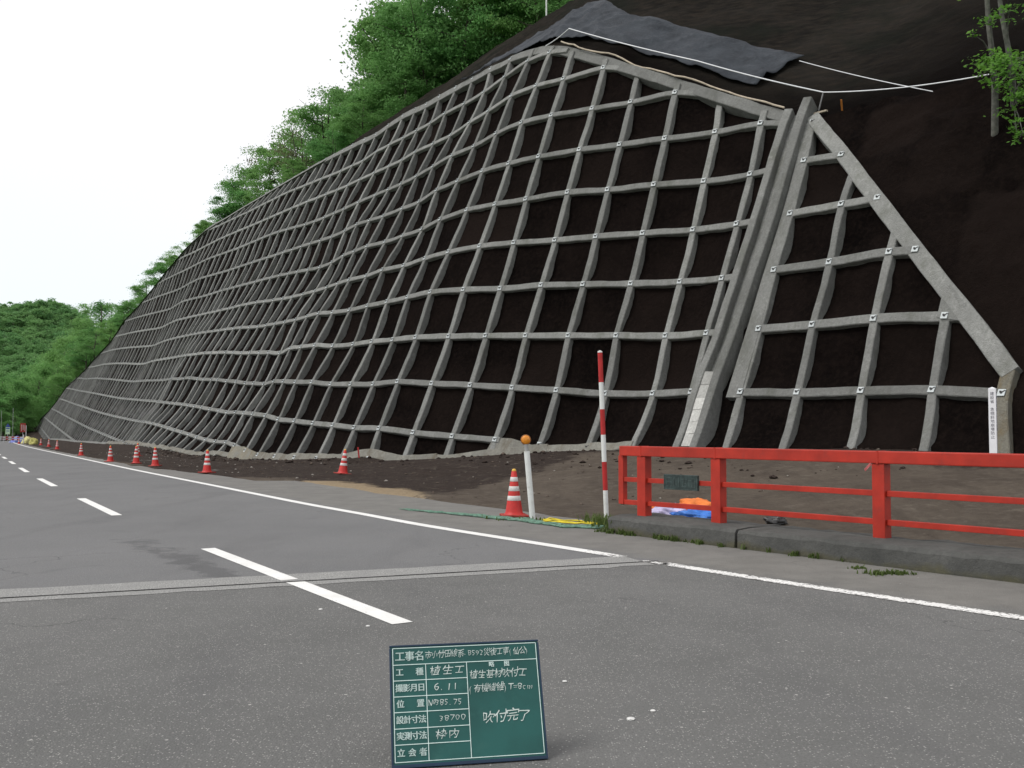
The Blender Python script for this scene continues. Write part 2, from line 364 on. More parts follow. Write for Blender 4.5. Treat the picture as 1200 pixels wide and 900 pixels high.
# node table of the lattice surface: x rows, then y rows, then z rows (centimetres)
GRID = (
"-9569 -9478 -9385 -9290 -9191 -9098 -9007 -8916 -8825 -8734 -8643 -8553 -8462 -8371 -8280 -8190 -8100 -8009 -7919 -7830 -7740 -7651 -7562 -7472 -7382 -7292 -7201 -7110 -7018 -6926 -6834 -6743 -6652 -6560 -6469 -6378 -6287 -6196 -6105 -6014 -5923 -5832 -5741 -5650 -5559 -5467 -5375 -5283 -5191 -5100 -5011 -4921 -4833 -4744 -4655 -4566 -4476 -4386 -4296 -4206 -4115 -4025 -3934 -3842 -3750 -3656 -3554 -3456 -3361 -3270 -3190 -3120 -3054 -2988 -2916 -2837 -2751 -2659 -2561 -2457 -2345 -2225 -2099 -1971 -1842 -1711 -1577 -1438 -1297 -1154 -1009 -868 -731 -596 -460 -324 -190 -60 65 185 304 421 536 653 774 900 1030 1163",
"-9503 -9411 -9318 -9223 -9127 -9033 -8942 -8851 -8760 -8669 -8577 -8486 -8395 -8304 -8214 -8123 -8032 -7942 -7851 -7760 -7668 -7577 -7486 -7395 -7304 -7213 -7122 -7030 -6939 -6847 -6756 -6664 -6572 -6481 -6389 -6297 -6206 -6114 -6022 -5930 -5839 -5747 -5655 -5563 -5471 -5378 -5285 -5192 -5099 -5007 -4915 -4823 -4732 -4642 -4551 -4461 -4370 -4280 -4189 -4098 -4007 -3916 -3825 -3733 -3640 -3546 -3449 -3353 -3260 -3170 -3089 -3015 -2943 -2869 -2790 -2706 -2616 -2522 -2424 -2321 -2212 -2096 -1976 -1853 -1730 -1606 -1479 -1347 -1211 -1073 -933 -793 -655 -516 -375 -236 -101 28 152 270 387 502 617 733 855 981 1112 1245",
"-9436 -9344 -9250 -9156 -9062 -8969 -8877 -8786 -8694 -8603 -8511 -8420 -8329 -8238 -8147 -8056 -7965 -7874 -7782 -7689 -7596 -7503 -7411 -7318 -7226 -7134 -7043 -6951 -6860 -6768 -6677 -6585 -6493 -6401 -6309 -6216 -6124 -6032 -5939 -5847 -5754 -5662 -5569 -5476 -5383 -5289 -5196 -5102 -5007 -4913 -4819 -4725 -4632 -4540 -4448 -4356 -4264 -4173 -4082 -3990 -3899 -3807 -3716 -3624 -3531 -3437 -3343 -3250 -3159 -3070 -2988 -2911 -2833 -2751 -2664 -2574 -2481 -2385 -2286 -2184 -2078 -1968 -1853 -1735 -1618 -1502 -1381 -1255 -1125 -992 -856 -718 -579 -436 -291 -148 -12 117 239 355 469 583 697 814 936 1063 1194 1327",
"-9356 -9263 -9170 -9076 -8982 -8889 -8797 -8705 -8614 -8522 -8431 -8339 -8248 -8158 -8067 -7977 -7886 -7794 -7701 -7608 -7514 -7419 -7325 -7232 -7139 -7047 -6956 -6865 -6774 -6683 -6592 -6501 -6409 -6317 -6225 -6133 -6041 -5948 -5856 -5764 -5671 -5578 -5485 -5392 -5299 -5205 -5110 -5016 -4921 -4825 -4729 -4633 -4538 -4443 -4349 -4256 -4163 -4071 -3979 -3887 -3795 -3704 -3612 -3520 -3427 -3334 -3241 -3150 -3060 -2973 -2892 -2811 -2726 -2636 -2542 -2446 -2350 -2252 -2153 -2051 -1947 -1840 -1730 -1617 -1510 -1401 -1288 -1166 -1040 -910 -778 -641 -504 -357 -207 -62 76 205 326 440 552 665 779 894 1016 1144 1275 1409",
"-9268 -9174 -9081 -8987 -8894 -8801 -8709 -8617 -8525 -8433 -8342 -8251 -8160 -8070 -7980 -7890 -7799 -7707 -7614 -7520 -7425 -7329 -7234 -7140 -7047 -6956 -6865 -6775 -6685 -6595 -6505 -6414 -6322 -6231 -6139 -6047 -5956 -5864 -5772 -5680 -5588 -5495 -5402 -5309 -5216 -5122 -5027 -4932 -4836 -4739 -4642 -4545 -4447 -4350 -4254 -4159 -4065 -3972 -3880 -3788 -3696 -3604 -3512 -3420 -3327 -3234 -3142 -3051 -2962 -2876 -2795 -2713 -2624 -2528 -2428 -2329 -2230 -2131 -2030 -1927 -1823 -1719 -1613 -1505 -1410 -1309 -1204 -1084 -958 -829 -702 -565 -435 -284 -130 21 164 293 412 524 635 750 863 974 1095 1223 1355 1488",
"-9172 -9078 -8984 -8891 -8798 -8706 -8614 -8523 -8432 -8341 -8250 -8159 -8069 -7979 -7889 -7798 -7707 -7615 -7522 -7428 -7333 -7238 -7142 -7047 -6954 -6863 -6774 -6685 -6596 -6506 -6416 -6326 -6235 -6144 -6053 -5962 -5871 -5780 -5689 -5598 -5507 -5415 -5322 -5229 -5136 -5042 -4947 -4852 -4755 -4658 -4560 -4461 -4362 -4263 -4165 -4068 -3972 -3879 -3786 -3695 -3603 -3511 -3418 -3326 -3232 -3139 -3047 -2955 -2864 -2773 -2698 -2619 -2523 -2423 -2324 -2224 -2125 -2025 -1927 -1823 -1717 -1620 -1523 -1428 -1335 -1227 -1123 -1010 -892 -774 -656 -532 -381 -222 -61 94 248 376 495 599 714 838 951 1049 1168 1298 1431 1566",
"-9070 -8976 -8883 -8790 -8699 -8608 -8517 -8427 -8337 -8247 -8157 -8067 -7977 -7887 -7796 -7706 -7615 -7523 -7431 -7338 -7243 -7148 -7051 -6956 -6864 -6774 -6685 -6597 -6509 -6420 -6330 -6240 -6150 -6059 -5969 -5878 -5788 -5698 -5609 -5519 -5428 -5337 -5245 -5152 -5059 -4965 -4871 -4775 -4678 -4580 -4481 -4381 -4281 -4180 -4081 -3982 -3885 -3791 -3700 -3609 -3519 -3428 -3335 -3242 -3149 -3056 -2963 -2870 -2779 -2693 -2621 -2549 -2442 -2341 -2246 -2139 -2039 -1939 -1845 -1739 -1634 -1533 -1438 -1339 -1242 -1151 -1053 -940 -822 -705 -585 -463 -313 -157 0 155 313 453 547 662 780 900 1015 1102 1235 1371 1507 1644",
"-8966 -8874 -8782 -8691 -8601 -8512 -8424 -8336 -8249 -8161 -8072 -7983 -7893 -7802 -7712 -7620 -7530 -7439 -7348 -7256 -7163 -7069 -6973 -6877 -6785 -6696 -6608 -6520 -6432 -6343 -6253 -6162 -6071 -5981 -5891 -5801 -5711 -5621 -5532 -5443 -5353 -5263 -5171 -5078 -4985 -4892 -4797 -4701 -4604 -4506 -4407 -4306 -4205 -4104 -4004 -3904 -3807 -3713 -3623 -3534 -3445 -3355 -3263 -3171 -3078 -2985 -2891 -2798 -2707 -2620 -2539 -2457 -2361 -2261 -2162 -2061 -1961 -1863 -1764 -1663 -1565 -1465 -1367 -1265 -1169 -1075 -969 -852 -729 -619 -508 -394 -250 -101 50 199 355 502 604 728 838 952 1071 1188 1317 1451 1588 1725",
"-8868 -8778 -8688 -8599 -8511 -8424 -8339 -8256 -8173 -8088 -8002 -7913 -7824 -7733 -7642 -7551 -7461 -7372 -7283 -7193 -7102 -7009 -6915 -6822 -6730 -6640 -6551 -6462 -6373 -6282 -6190 -6096 -6004 -5912 -5821 -5730 -5640 -5550 -5460 -5371 -5281 -5190 -5099 -5006 -4913 -4819 -4724 -4628 -4532 -4434 -4335 -4235 -4134 -4033 -3933 -3833 -3736 -3641 -3550 -3461 -3372 -3282 -3191 -3099 -3006 -2912 -2817 -2722 -2629 -2538 -2451 -2363 -2269 -2170 -2070 -1971 -1873 -1776 -1677 -1578 -1482 -1387 -1290 -1191 -1091 -996 -893 -782 -671 -560 -450 -338 -194 -46 108 254 410 557 663 787 902 1012 1138 1268 1401 1535 1671 1808",
"-8777 -8689 -8602 -8516 -8431 -8348 -8267 -8188 -8110 -8029 -7945 -7858 -7770 -7680 -7590 -7500 -7411 -7323 -7237 -7150 -7062 -6971 -6879 -6787 -6694 -6603 -6512 -6421 -6329 -6236 -6142 -6046 -5951 -5856 -5763 -5670 -5577 -5486 -5395 -5304 -5213 -5121 -5029 -4936 -4842 -4748 -4654 -4558 -4462 -4364 -4265 -4165 -4065 -3964 -3865 -3766 -3669 -3573 -3481 -3391 -3302 -3212 -3121 -3027 -2931 -2834 -2737 -2640 -2545 -2449 -2359 -2269 -2176 -2079 -1981 -1885 -1789 -1691 -1593 -1495 -1397 -1299 -1200 -1098 -998 -908 -821 -710 -609 -491 -380 -268 -131 7 161 304 457 609 721 851 956 1083 1215 1348 1483 1619 1755 1891",
"-8694 -8609 -8525 -8442 -8360 -8280 -8203 -8126 -8050 -7972 -7890 -7806 -7719 -7631 -7543 -7455 -7368 -7283 -7199 -7116 -7031 -6942 -6851 -6759 -6666 -6573 -6480 -6386 -6291 -6195 -6098 -5998 -5898 -5799 -5701 -5606 -5512 -5420 -5328 -5236 -5145 -5054 -4961 -4868 -4774 -4680 -4586 -4491 -4395 -4298 -4200 -4100 -4001 -3901 -3802 -3704 -3607 -3511 -3416 -3325 -3236 -3146 -3053 -2956 -2858 -2759 -2660 -2562 -2466 -2370 -2279 -2187 -2093 -1996 -1898 -1801 -1704 -1609 -1513 -1416 -1318 -1218 -1115 -1014 -919 -832 -739 -627 -521 -415 -318 -193 -70 54 211 351 503 656 779 911 1034 1163 1295 1429 1564 1700 1837 1974",
"-8616 -8535 -8454 -8374 -8296 -8219 -8143 -8069 -7993 -7916 -7837 -7756 -7672 -7586 -7500 -7415 -7330 -7246 -7164 -7081 -6997 -6909 -6819 -6727 -6633 -6539 -6443 -6346 -6247 -6148 -6046 -5942 -5835 -5728 -5625 -5528 -5434 -5341 -5250 -5158 -5067 -4976 -4884 -4792 -4699 -4606 -4514 -4422 -4327 -4232 -4136 -4038 -3941 -3843 -3745 -3649 -3553 -3457 -3360 -3264 -3170 -3077 -2984 -2890 -2793 -2693 -2592 -2493 -2394 -2295 -2201 -2109 -2015 -1919 -1822 -1725 -1629 -1534 -1439 -1344 -1249 -1154 -1056 -950 -855 -760 -664 -549 -448 -350 -244 -129 -14 106 260 401 550 705 829 966 1107 1241 1374 1509 1644 1781 1919 2056",
"-8543 -8465 -8388 -8311 -8236 -8162 -8088 -8014 -7940 -7864 -7787 -7708 -7627 -7544 -7461 -7377 -7294 -7212 -7129 -7046 -6961 -6874 -6784 -6691 -6596 -6500 -6401 -6301 -6198 -6094 -5987 -5875 -5760 -5643 -5535 -5436 -5342 -5250 -5159 -5069 -4978 -4888 -4797 -4707 -4616 -4525 -4434 -4343 -4251 -4159 -4067 -3974 -3879 -3782 -3687 -3593 -3500 -3404 -3307 -3209 -3111 -3014 -2918 -2821 -2723 -2624 -2525 -2425 -2326 -2228 -2134 -2042 -1949 -1855 -1759 -1661 -1561 -1463 -1364 -1266 -1173 -1081 -993 -881 -761 -668 -579 -482 -386 -284 -174 -71 39 159 314 449 597 745 894 1040 1182 1319 1454 1589 1725 1862 2000 2138",
"-8475 -8400 -8326 -8252 -8179 -8107 -8035 -7962 -7889 -7815 -7739 -7662 -7583 -7503 -7422 -7341 -7259 -7177 -7094 -7010 -6924 -6836 -6745 -6652 -6555 -6456 -6355 -6251 -6144 -6035 -5922 -5805 -5686 -5568 -5457 -5354 -5258 -5165 -5073 -4983 -4893 -4803 -4713 -4624 -4534 -4444 -4355 -4265 -4175 -4085 -3996 -3906 -3814 -3717 -3623 -3531 -3438 -3341 -3241 -3140 -3040 -2941 -2843 -2745 -2647 -2549 -2450 -2352 -2253 -2155 -2059 -1965 -1871 -1776 -1680 -1583 -1488 -1393 -1298 -1201 -1103 -1007 -907 -800 -692 -600 -510 -403 -303 -203 -109 -4 102 211 364 494 653 809 962 1111 1255 1395 1532 1668 1805 1943 2081 2220",
"-8410 -8338 -8266 -8195 -8125 -8054 -7984 -7912 -7840 -7768 -7694 -7618 -7542 -7464 -7385 -7305 -7224 -7142 -7058 -6973 -6886 -6796 -6704 -6609 -6510 -6409 -6305 -6197 -6086 -5972 -5855 -5736 -5616 -5498 -5385 -5278 -5178 -5082 -4990 -4899 -4809 -4719 -4630 -4542 -4454 -4366 -4277 -4190 -4102 -4016 -3931 -3848 -3764 -3672 -3578 -3483 -3386 -3286 -3183 -3079 -2975 -2870 -2766 -2665 -2565 -2466 -2367 -2269 -2172 -2077 -1981 -1887 -1793 -1698 -1600 -1502 -1405 -1309 -1214 -1117 -1018 -920 -818 -717 -619 -527 -436 -348 -240 -137 -36 69 163 256 411 565 721 876 1029 1181 1326 1469 1609 1747 1885 2024 2163 2302",
"-8347 -8278 -8209 -8140 -8072 -8003 -7934 -7864 -7794 -7722 -7650 -7576 -7502 -7426 -7348 -7269 -7189 -7106 -7022 -6936 -6847 -6755 -6661 -6563 -6463 -6358 -6251 -6140 -6026 -5908 -5788 -5667 -5547 -5429 -5315 -5206 -5102 -5003 -4908 -4816 -4725 -4636 -4548 -4461 -4374 -4288 -4203 -4118 -4034 -3951 -3870 -3789 -3707 -3619 -3526 -3429 -3329 -3225 -3117 -3006 -2890 -2770 -2660 -2557 -2457 -2358 -2258 -2161 -2066 -1970 -1876 -1784 -1692 -1599 -1507 -1415 -1323 -1231 -1141 -1052 -946 -849 -753 -645 -557 -477 -393 -296 -201 -105 -7 118 232 348 489 639 792 945 1097 1249 1396 1541 1683 1824 1964 2104 2244 2385",
"-8285 -8219 -8152 -8086 -8020 -7953 -7885 -7817 -7748 -7678 -7607 -7536 -7462 -7388 -7311 -7233 -7153 -7070 -6985 -6897 -6806 -6713 -6616 -6516 -6412 -6305 -6195 -6080 -5963 -5843 -5722 -5600 -5480 -5361 -5246 -5135 -5028 -4926 -4829 -4735 -4643 -4554 -4467 -4381 -4296 -4212 -4130 -4048 -3968 -3888 -3809 -3730 -3647 -3560 -3468 -3369 -3266 -3158 -3044 -2926 -2804 -2681 -2565 -2456 -2351 -2250 -2149 -2051 -1954 -1857 -1761 -1669 -1579 -1489 -1402 -1316 -1231 -1147 -1064 -979 -886 -793 -700 -603 -515 -432 -344 -245 -143 -38 73 195 315 438 573 717 865 1016 1166 1316 1465 1611 1756 1899 2042 2184 2326 2468",
"19652 19474 19297 19122 18948 18772 18595 18417 18240 18062 17885 17708 17530 17353 17176 16998 16821 16643 16466 16288 16110 15932 15754 15577 15399 15222 15044 14868 14691 14514 14337 14161 13984 13807 13630 13452 13275 13098 12921 12744 12566 12389 12211 12034 11856 11680 11503 11326 11148 10970 10792 10613 10434 10255 10075 9896 9718 9539 9360 9182 9003 8825 8647 8468 8291 8114 7941 7766 7590 7411 7227 7037 6844 6651 6459 6270 6083 5900 5719 5542 5370 5205 5046 4890 4733 4575 4418 4263 4111 3964 3821 3675 3525 3371 3218 3067 2917 2765 2610 2455 2296 2135 1971 1808 1646 1488 1332 1180",
"19678 19501 19324 19148 18974 18798 18621 18443 18266 18089 17912 17734 17557 17380 17203 17025 16848 16671 16494 16317 16140 15963 15786 15609 15432 15255 15078 14902 14725 14548 14372 14195 14018 13841 13665 13488 13311 13135 12958 12781 12604 12427 12250 12073 11897 11720 11544 11368 11191 11014 10837 10660 10482 10304 10126 9948 9770 9592 9414 9236 9058 8879 8701 8524 8346 8170 7995 7819 7642 7463 7279 7091 6902 6713 6526 6341 6158 5977 5798 5621 5449 5281 5118 4959 4798 4637 4477 4318 4163 4012 3865 3719 3572 3425 3279 3133 2984 2831 2675 2516 2354 2191 2028 1865 1705 1549 1396 1246",
"19705 19528 19351 19175 19000 18823 18647 18469 18292 18115 17938 17761 17584 17407 17229 17052 16875 16698 16522 16345 16170 15994 15818 15642 15465 15289 15112 14936 14759 14582 14406 14229 14053 13876 13700 13524 13347 13171 12995 12818 12642 12466 12289 12113 11937 11761 11586 11410 11234 11058 10883 10707 10530 10354 10177 9999 9822 9644 9467 9289 9112 8934 8756 8579 8402 8225 8049 7872 7693 7514 7331 7145 6959 6775 6593 6412 6232 6054 5877 5701 5528 5358 5191 5028 4864 4699 4535 4374 4215 4060 3909 3762 3619 3479 3341 3199 3051 2898 2739 2576 2411 2247 2084 1922 1764 1610 1460 1311",
"19738 19562 19386 19209 19033 18857 18680 18503 18326 18149 17972 17795 17618 17440 17263 17085 16908 16732 16556 16380 16205 16030 15854 15679 15503 15327 15150 14973 14796 14619 14442 14266 14089 13913 13737 13560 13384 13208 13032 12856 12679 12503 12327 12152 11976 11800 11625 11450 11275 11100 10926 10751 10576 10401 10225 10049 9872 9695 9518 9341 9164 8986 8809 8632 8455 8278 8101 7924 7745 7565 7382 7199 7016 6837 6660 6483 6307 6131 5956 5782 5609 5436 5266 5099 4931 4762 4595 4431 4269 4110 3954 3806 3665 3533 3402 3264 3118 2964 2803 2636 2469 2304 2141 1980 1825 1673 1525 1378",
"19776 19600 19424 19248 19072 18895 18719 18542 18365 18188 18010 17833 17656 17478 17300 17123 16946 16769 16593 16418 16243 16068 15894 15719 15543 15367 15190 15012 14835 14658 14481 14304 14128 13951 13775 13598 13422 13246 13069 12893 12717 12541 12365 12189 12014 11838 11663 11488 11314 11140 10967 10793 10619 10446 10271 10096 9920 9744 9567 9390 9214 9037 8860 8683 8506 8330 8153 7975 7796 7616 7433 7251 7071 6896 6723 6549 6376 6202 6030 5858 5687 5515 5344 5172 4996 4825 4655 4492 4330 4169 4007 3853 3717 3590 3462 3328 3184 3029 2866 2696 2528 2364 2201 2042 1889 1740 1593 1447",
"19819 19643 19467 19291 19114 18937 18760 18583 18406 18228 18051 17873 17696 17518 17340 17163 16986 16809 16633 16458 16283 16109 15934 15760 15584 15407 15230 15052 14875 14697 14520 14343 14166 13990 13813 13637 13460 13283 13106 12930 12753 12577 12401 12225 12050 11875 11700 11525 11352 11178 11005 10833 10660 10488 10315 10141 9966 9790 9614 9437 9260 9084 8907 8731 8555 8379 8202 8025 7848 7670 7486 7303 7128 6956 6783 6611 6438 6266 6093 5922 5753 5580 5406 5231 5054 4884 4716 4555 4399 4242 4084 3928 3782 3647 3517 3385 3247 3093 2928 2761 2596 2432 2269 2113 1962 1813 1665 1518",
"19866 19690 19513 19336 19159 18982 18804 18626 18448 18270 18092 17915 17737 17559 17382 17204 17027 16850 16674 16498 16323 16149 15975 15800 15624 15447 15269 15091 14913 14736 14559 14382 14205 14028 13851 13674 13497 13320 13142 12965 12788 12612 12436 12260 12085 11909 11735 11561 11387 11214 11042 10870 10699 10527 10355 10183 10009 9833 9657 9479 9302 9125 8949 8773 8597 8421 8245 8068 7891 7711 7526 7341 7173 7002 6827 6659 6488 6317 6142 5973 5805 5634 5460 5287 5112 4936 4765 4603 4446 4287 4126 3966 3824 3689 3559 3428 3300 3157 2993 2840 2684 2529 2370 2206 2043 1889 1739 1591",
"19916 19738 19561 19383 19205 19027 18848 18668 18489 18310 18131 17953 17775 17598 17421 17243 17066 16889 16712 16535 16359 16184 16010 15836 15659 15482 15304 15125 14947 14770 14593 14416 14240 14063 13886 13708 13531 13354 13176 12999 12822 12645 12469 12293 12118 11943 11768 11594 11421 11248 11076 10905 10734 10563 10391 10220 10046 9871 9694 9516 9338 9160 8984 8808 8632 8456 8280 8104 7927 7748 7566 7387 7215 7045 6873 6703 6532 6361 6190 6020 5848 5677 5505 5335 5159 4983 4812 4650 4490 4325 4161 4001 3859 3724 3592 3461 3334 3199 3038 2886 2729 2573 2419 2262 2109 1958 1809 1662",
"19963 19784 19606 19427 19248 19068 18887 18705 18524 18343 18163 17985 17807 17629 17452 17274 17097 16919 16741 16563 16386 16209 16034 15859 15682 15505 15328 15150 14972 14795 14619 14444 14269 14092 13916 13739 13562 13385 13208 13031 12854 12677 12502 12326 12151 11976 11801 11627 11454 11281 11109 10938 10767 10596 10424 10253 10080 9905 9729 9551 9373 9195 9019 8843 8667 8491 8317 8142 7966 7790 7611 7435 7263 7094 6924 6754 6583 6412 6241 6071 5897 5724 5551 5379 5208 5033 4864 4698 4532 4366 4200 4036 3894 3759 3626 3495 3370 3238 3082 2930 2772 2615 2465 2318 2171 2024 1877 1730",
"20005 19825 19645 19465 19284 19103 18920 18736 18552 18369 18188 18008 17830 17652 17474 17296 17118 16939 16759 16579 16401 16223 16047 15871 15695 15518 15342 15165 14989 14813 14638 14464 14290 14115 13940 13765 13589 13413 13237 13060 12884 12708 12533 12358 12183 12008 11834 11659 11486 11313 11141 10970 10799 10628 10456 10284 10111 9937 9761 9583 9406 9229 9052 8877 8704 8530 8357 8183 8009 7835 7659 7485 7313 7143 6973 6802 6631 6460 6290 6119 5948 5777 5605 5436 5266 5091 4915 4750 4580 4417 4250 4087 3938 3795 3668 3534 3407 3277 3125 2976 2823 2672 2524 2378 2234 2089 1944 1798",
"20043 19862 19681 19499 19316 19133 18949 18764 18579 18395 18212 18032 17852 17673 17494 17315 17136 16955 16774 16592 16412 16233 16056 15880 15704 15528 15353 15177 15003 14829 14656 14484 14312 14140 13967 13793 13618 13443 13267 13091 12915 12739 12563 12388 12213 12039 11864 11690 11516 11343 11171 10999 10828 10656 10484 10312 10139 9966 9791 9614 9437 9260 9084 8911 8739 8567 8395 8223 8049 7875 7699 7527 7356 7187 7018 6849 6679 6508 6337 6167 5997 5828 5659 5489 5315 5138 4963 4800 4632 4465 4294 4134 3982 3833 3703 3573 3447 3323 3178 3029 2885 2739 2591 2445 2300 2155 2011 1866",
"20078 19895 19712 19529 19345 19160 18975 18789 18604 18419 18236 18053 17872 17692 17512 17332 17151 16970 16788 16606 16425 16246 16068 15891 15716 15541 15367 15193 15020 14848 14677 14509 14342 14175 14005 13831 13656 13481 13305 13128 12952 12776 12600 12424 12249 12073 11898 11722 11547 11373 11200 11027 10855 10682 10509 10336 10163 9989 9816 9642 9467 9292 9116 8942 8769 8598 8427 8256 8085 7913 7738 7567 7397 7228 7060 6891 6722 6551 6381 6210 6040 5869 5699 5532 5362 5191 5019 4851 4681 4507 4341 4182 4026 3875 3748 3617 3493 3367 3233 3116 2966 2813 2662 2514 2367 2222 2077 1933",
"20108 19924 19740 19555 19370 19184 18998 18812 18626 18441 18257 18074 17891 17710 17528 17347 17165 16984 16802 16620 16439 16260 16082 15905 15730 15556 15383 15211 15041 14872 14705 14540 14378 14218 14051 13879 13704 13527 13350 13174 12997 12820 12643 12466 12290 12113 11936 11760 11584 11408 11232 11057 10882 10709 10535 10360 10186 10012 9839 9667 9494 9321 9147 8974 8802 8631 8460 8289 8117 7946 7772 7601 7431 7262 7093 6927 6760 6593 6426 6258 6088 5918 5747 5581 5415 5241 5068 4898 4726 4558 4396 4232 4071 3921 3799 3668 3547 3445 3310 3174 3030 2881 2731 2582 2434 2289 2144 1999",
"20136 19951 19765 19579 19393 19207 19020 18834 18647 18462 18277 18092 17909 17726 17543 17361 17179 16997 16815 16634 16454 16274 16097 15921 15746 15573 15402 15232 15064 14898 14735 14574 14415 14256 14091 13921 13747 13571 13394 13217 13040 12862 12685 12507 12330 12153 11975 11798 11621 11444 11266 11088 10912 10739 10564 10389 10214 10041 9870 9700 9528 9356 9184 9012 8840 8668 8497 8326 8154 7983 7810 7642 7474 7306 7139 6971 6803 6635 6466 6298 6130 5962 5795 5631 5466 5293 5116 4947 4779 4609 4444 4284 4128 3979 3856 3749 3622 3498 3367 3227 3086 2941 2794 2646 2499 2354 2209 2065",
"20162 19975 19789 19602 19415 19227 19040 18853 18667 18481 18295 18110 17925 17741 17558 17375 17192 17010 16829 16648 16468 16290 16113 15937 15764 15593 15423 15256 15090 14927 14767 14608 14450 14290 14127 13959 13787 13613 13437 13260 13082 12904 12726 12548 12370 12191 12013 11834 11655 11476 11296 11115 10935 10758 10584 10410 10237 10066 9897 9728 9559 9392 9223 9053 8882 8711 8540 8369 8197 8024 7851 7683 7516 7349 7184 7019 6853 6687 6520 6353 6186 6017 5849 5686 5520 5347 5176 5005 4839 4671 4500 4345 4199 4060 3927 3800 3674 3544 3413 3275 3137 2995 2851 2706 2561 2417 2273 2130",
"20186 19998 19811 19623 19435 19247 19059 18872 18685 18498 18312 18126 17940 17756 17571 17388 17205 17023 16842 16662 16483 16305 16129 15955 15783 15613 15446 15280 15118 14957 14798 14641 14483 14324 14161 13995 13825 13652 13477 13301 13123 12945 12767 12588 12408 12229 12049 11869 11688 11507 11325 11143 10961 10783 10607 10434 10263 10095 9928 9765 9604 9448 9283 9114 8944 8773 8602 8429 8256 8083 7910 7741 7573 7405 7237 7069 6901 6733 6565 6396 6233 6068 5901 5738 5575 5411 5246 5084 4923 4764 4607 4440 4274 4118 3978 3845 3716 3585 3454 3319 3183 3045 2905 2763 2620 2477 2335 2194",
"20209 20020 19832 19643 19454 19266 19078 18890 18702 18514 18327 18141 17955 17769 17584 17401 17218 17036 16855 16675 16497 16321 16146 15973 15803 15635 15469 15306 15146 14987 14830 14673 14515 14356 14194 14029 13861 13690 13516 13341 13164 12985 12806 12627 12446 12265 12084 11902 11719 11537 11354 11171 10990 10810 10634 10462 10293 10127 9964 9806 9651 9496 9336 9172 9003 8834 8664 8492 8320 8148 7975 7806 7637 7467 7297 7125 6954 6782 6610 6439 6272 6105 5940 5776 5609 5443 5279 5120 4963 4806 4649 4492 4331 4173 4027 3889 3756 3624 3493 3361 3227 3092 2955 2816 2676 2536 2396 2256",
"-17 -24 -32 -40 -48 -57 -65 -72 -80 -87 -94 -102 -109 -116 -123 -130 -137 -144 -151 -158 -165 -172 -178 -185 -192 -200 -207 -214 -222 -230 -238 -245 -253 -260 -268 -275 -283 -290 -298 -305 -312 -320 -327 -334 -342 -350 -358 -365 -373 -379 -384 -389 -393 -396 -400 -404 -408 -412 -416 -421 -426 -431 -436 -443 -450 -460 -465 -473 -481 -487 -481 -468 -451 -431 -414 -400 -392 -389 -392 -401 -418 -446 -483 -529 -574 -616 -650 -673 -687 -698 -712 -732 -751 -768 -776 -777 -775 -773 -772 -772 -774 -778 -786 -797 -807 -815 -820 -824",
"170 162 154 146 138 129 121 113 106 98 91 83 76 69 62 55 48 41 34 26 18 10 3 -5 -12 -20 -27 -35 -43 -50 -58 -65 -73 -81 -88 -96 -104 -111 -119 -127 -135 -142 -150 -158 -166 -174 -182 -191 -198 -206 -213 -219 -224 -229 -234 -239 -244 -249 -254 -259 -264 -270 -275 -281 -289 -297 -303 -310 -317 -321 -317 -308 -296 -284 -275 -269 -266 -267 -271 -280 -294 -315 -345 -381 -422 -460 -489 -506 -515 -522 -532 -549 -573 -595 -607 -610 -609 -606 -603 -602 -601 -604 -611 -623 -635 -643 -649 -654",
"356 348 340 331 323 315 307 299 291 283 276 268 261 254 247 240 233 226 218 210 201 192 184 176 168 160 152 145 137 130 122 114 107 99 91 83 75 67 59 51 43 35 27 19 11 2 -7 -16 -24 -33 -41 -49 -56 -62 -68 -74 -80 -85 -91 -97 -103 -108 -114 -120 -127 -134 -141 -147 -152 -156 -153 -147 -141 -137 -136 -137 -140 -144 -151 -159 -169 -183 -206 -233 -270 -304 -327 -338 -343 -346 -352 -367 -396 -422 -437 -443 -442 -439 -435 -431 -428 -429 -436 -450 -463 -472 -478 -484",
"551 542 533 524 516 507 499 490 482 473 465 458 450 443 436 430 423 415 406 397 388 379 369 360 352 343 335 327 319 312 304 296 288 280 272 263 255 247 238 230 221 213 204 195 186 177 168 158 148 139 129 120 112 104 97 90 83 77 70 64 58 52 46 39 33 26 21 16 11 8 7 7 6 2 -4 -11 -18 -25 -33 -41 -50 -59 -71 -84 -118 -146 -165 -171 -171 -171 -173 -180 -220 -250 -267 -275 -275 -271 -266 -261 -256 -254 -261 -277 -292 -301 -307 -313",
"743 733 724 715 706 697 688 680 671 663 654 646 638 631 624 619 612 604 595 585 575 565 556 546 537 528 519 511 503 494 486 478 470 461 453 444 436 427 419 410 401 392 383 374 364 355 345 335 325 315 305 294 284 275 267 259 251 244 237 231 224 218 212 205 199 193 187 182 177 175 172 169 164 157 147 136 125 113 101 88 74 61 54 52 38 16 0 -3 -2 -1 -3 8 -50 -78 -93 -104 -106 -101 -96 -90 -85 -80 -85 -108 -123 -130 -136 -143",
"930 920 910 901 892 883 874 866 857 849 841 832 824 816 810 807 800 791 782 772 762 752 743 733 722 713 703 694 685 676 668 659 651 642 634 625 617 608 599 590 581 572 563 553 544 534 525 515 505 494 483 472 462 451 441 431 422 414 407 400 393 386 379 372 365 358 351 344 338 330 324 318 309 301 293 284 275 264 253 240 228 215 213 207 200 189 170 161 149 141 130 127 111 98 87 71 65 71 74 80 81 86 89 54 45 40 34 27",
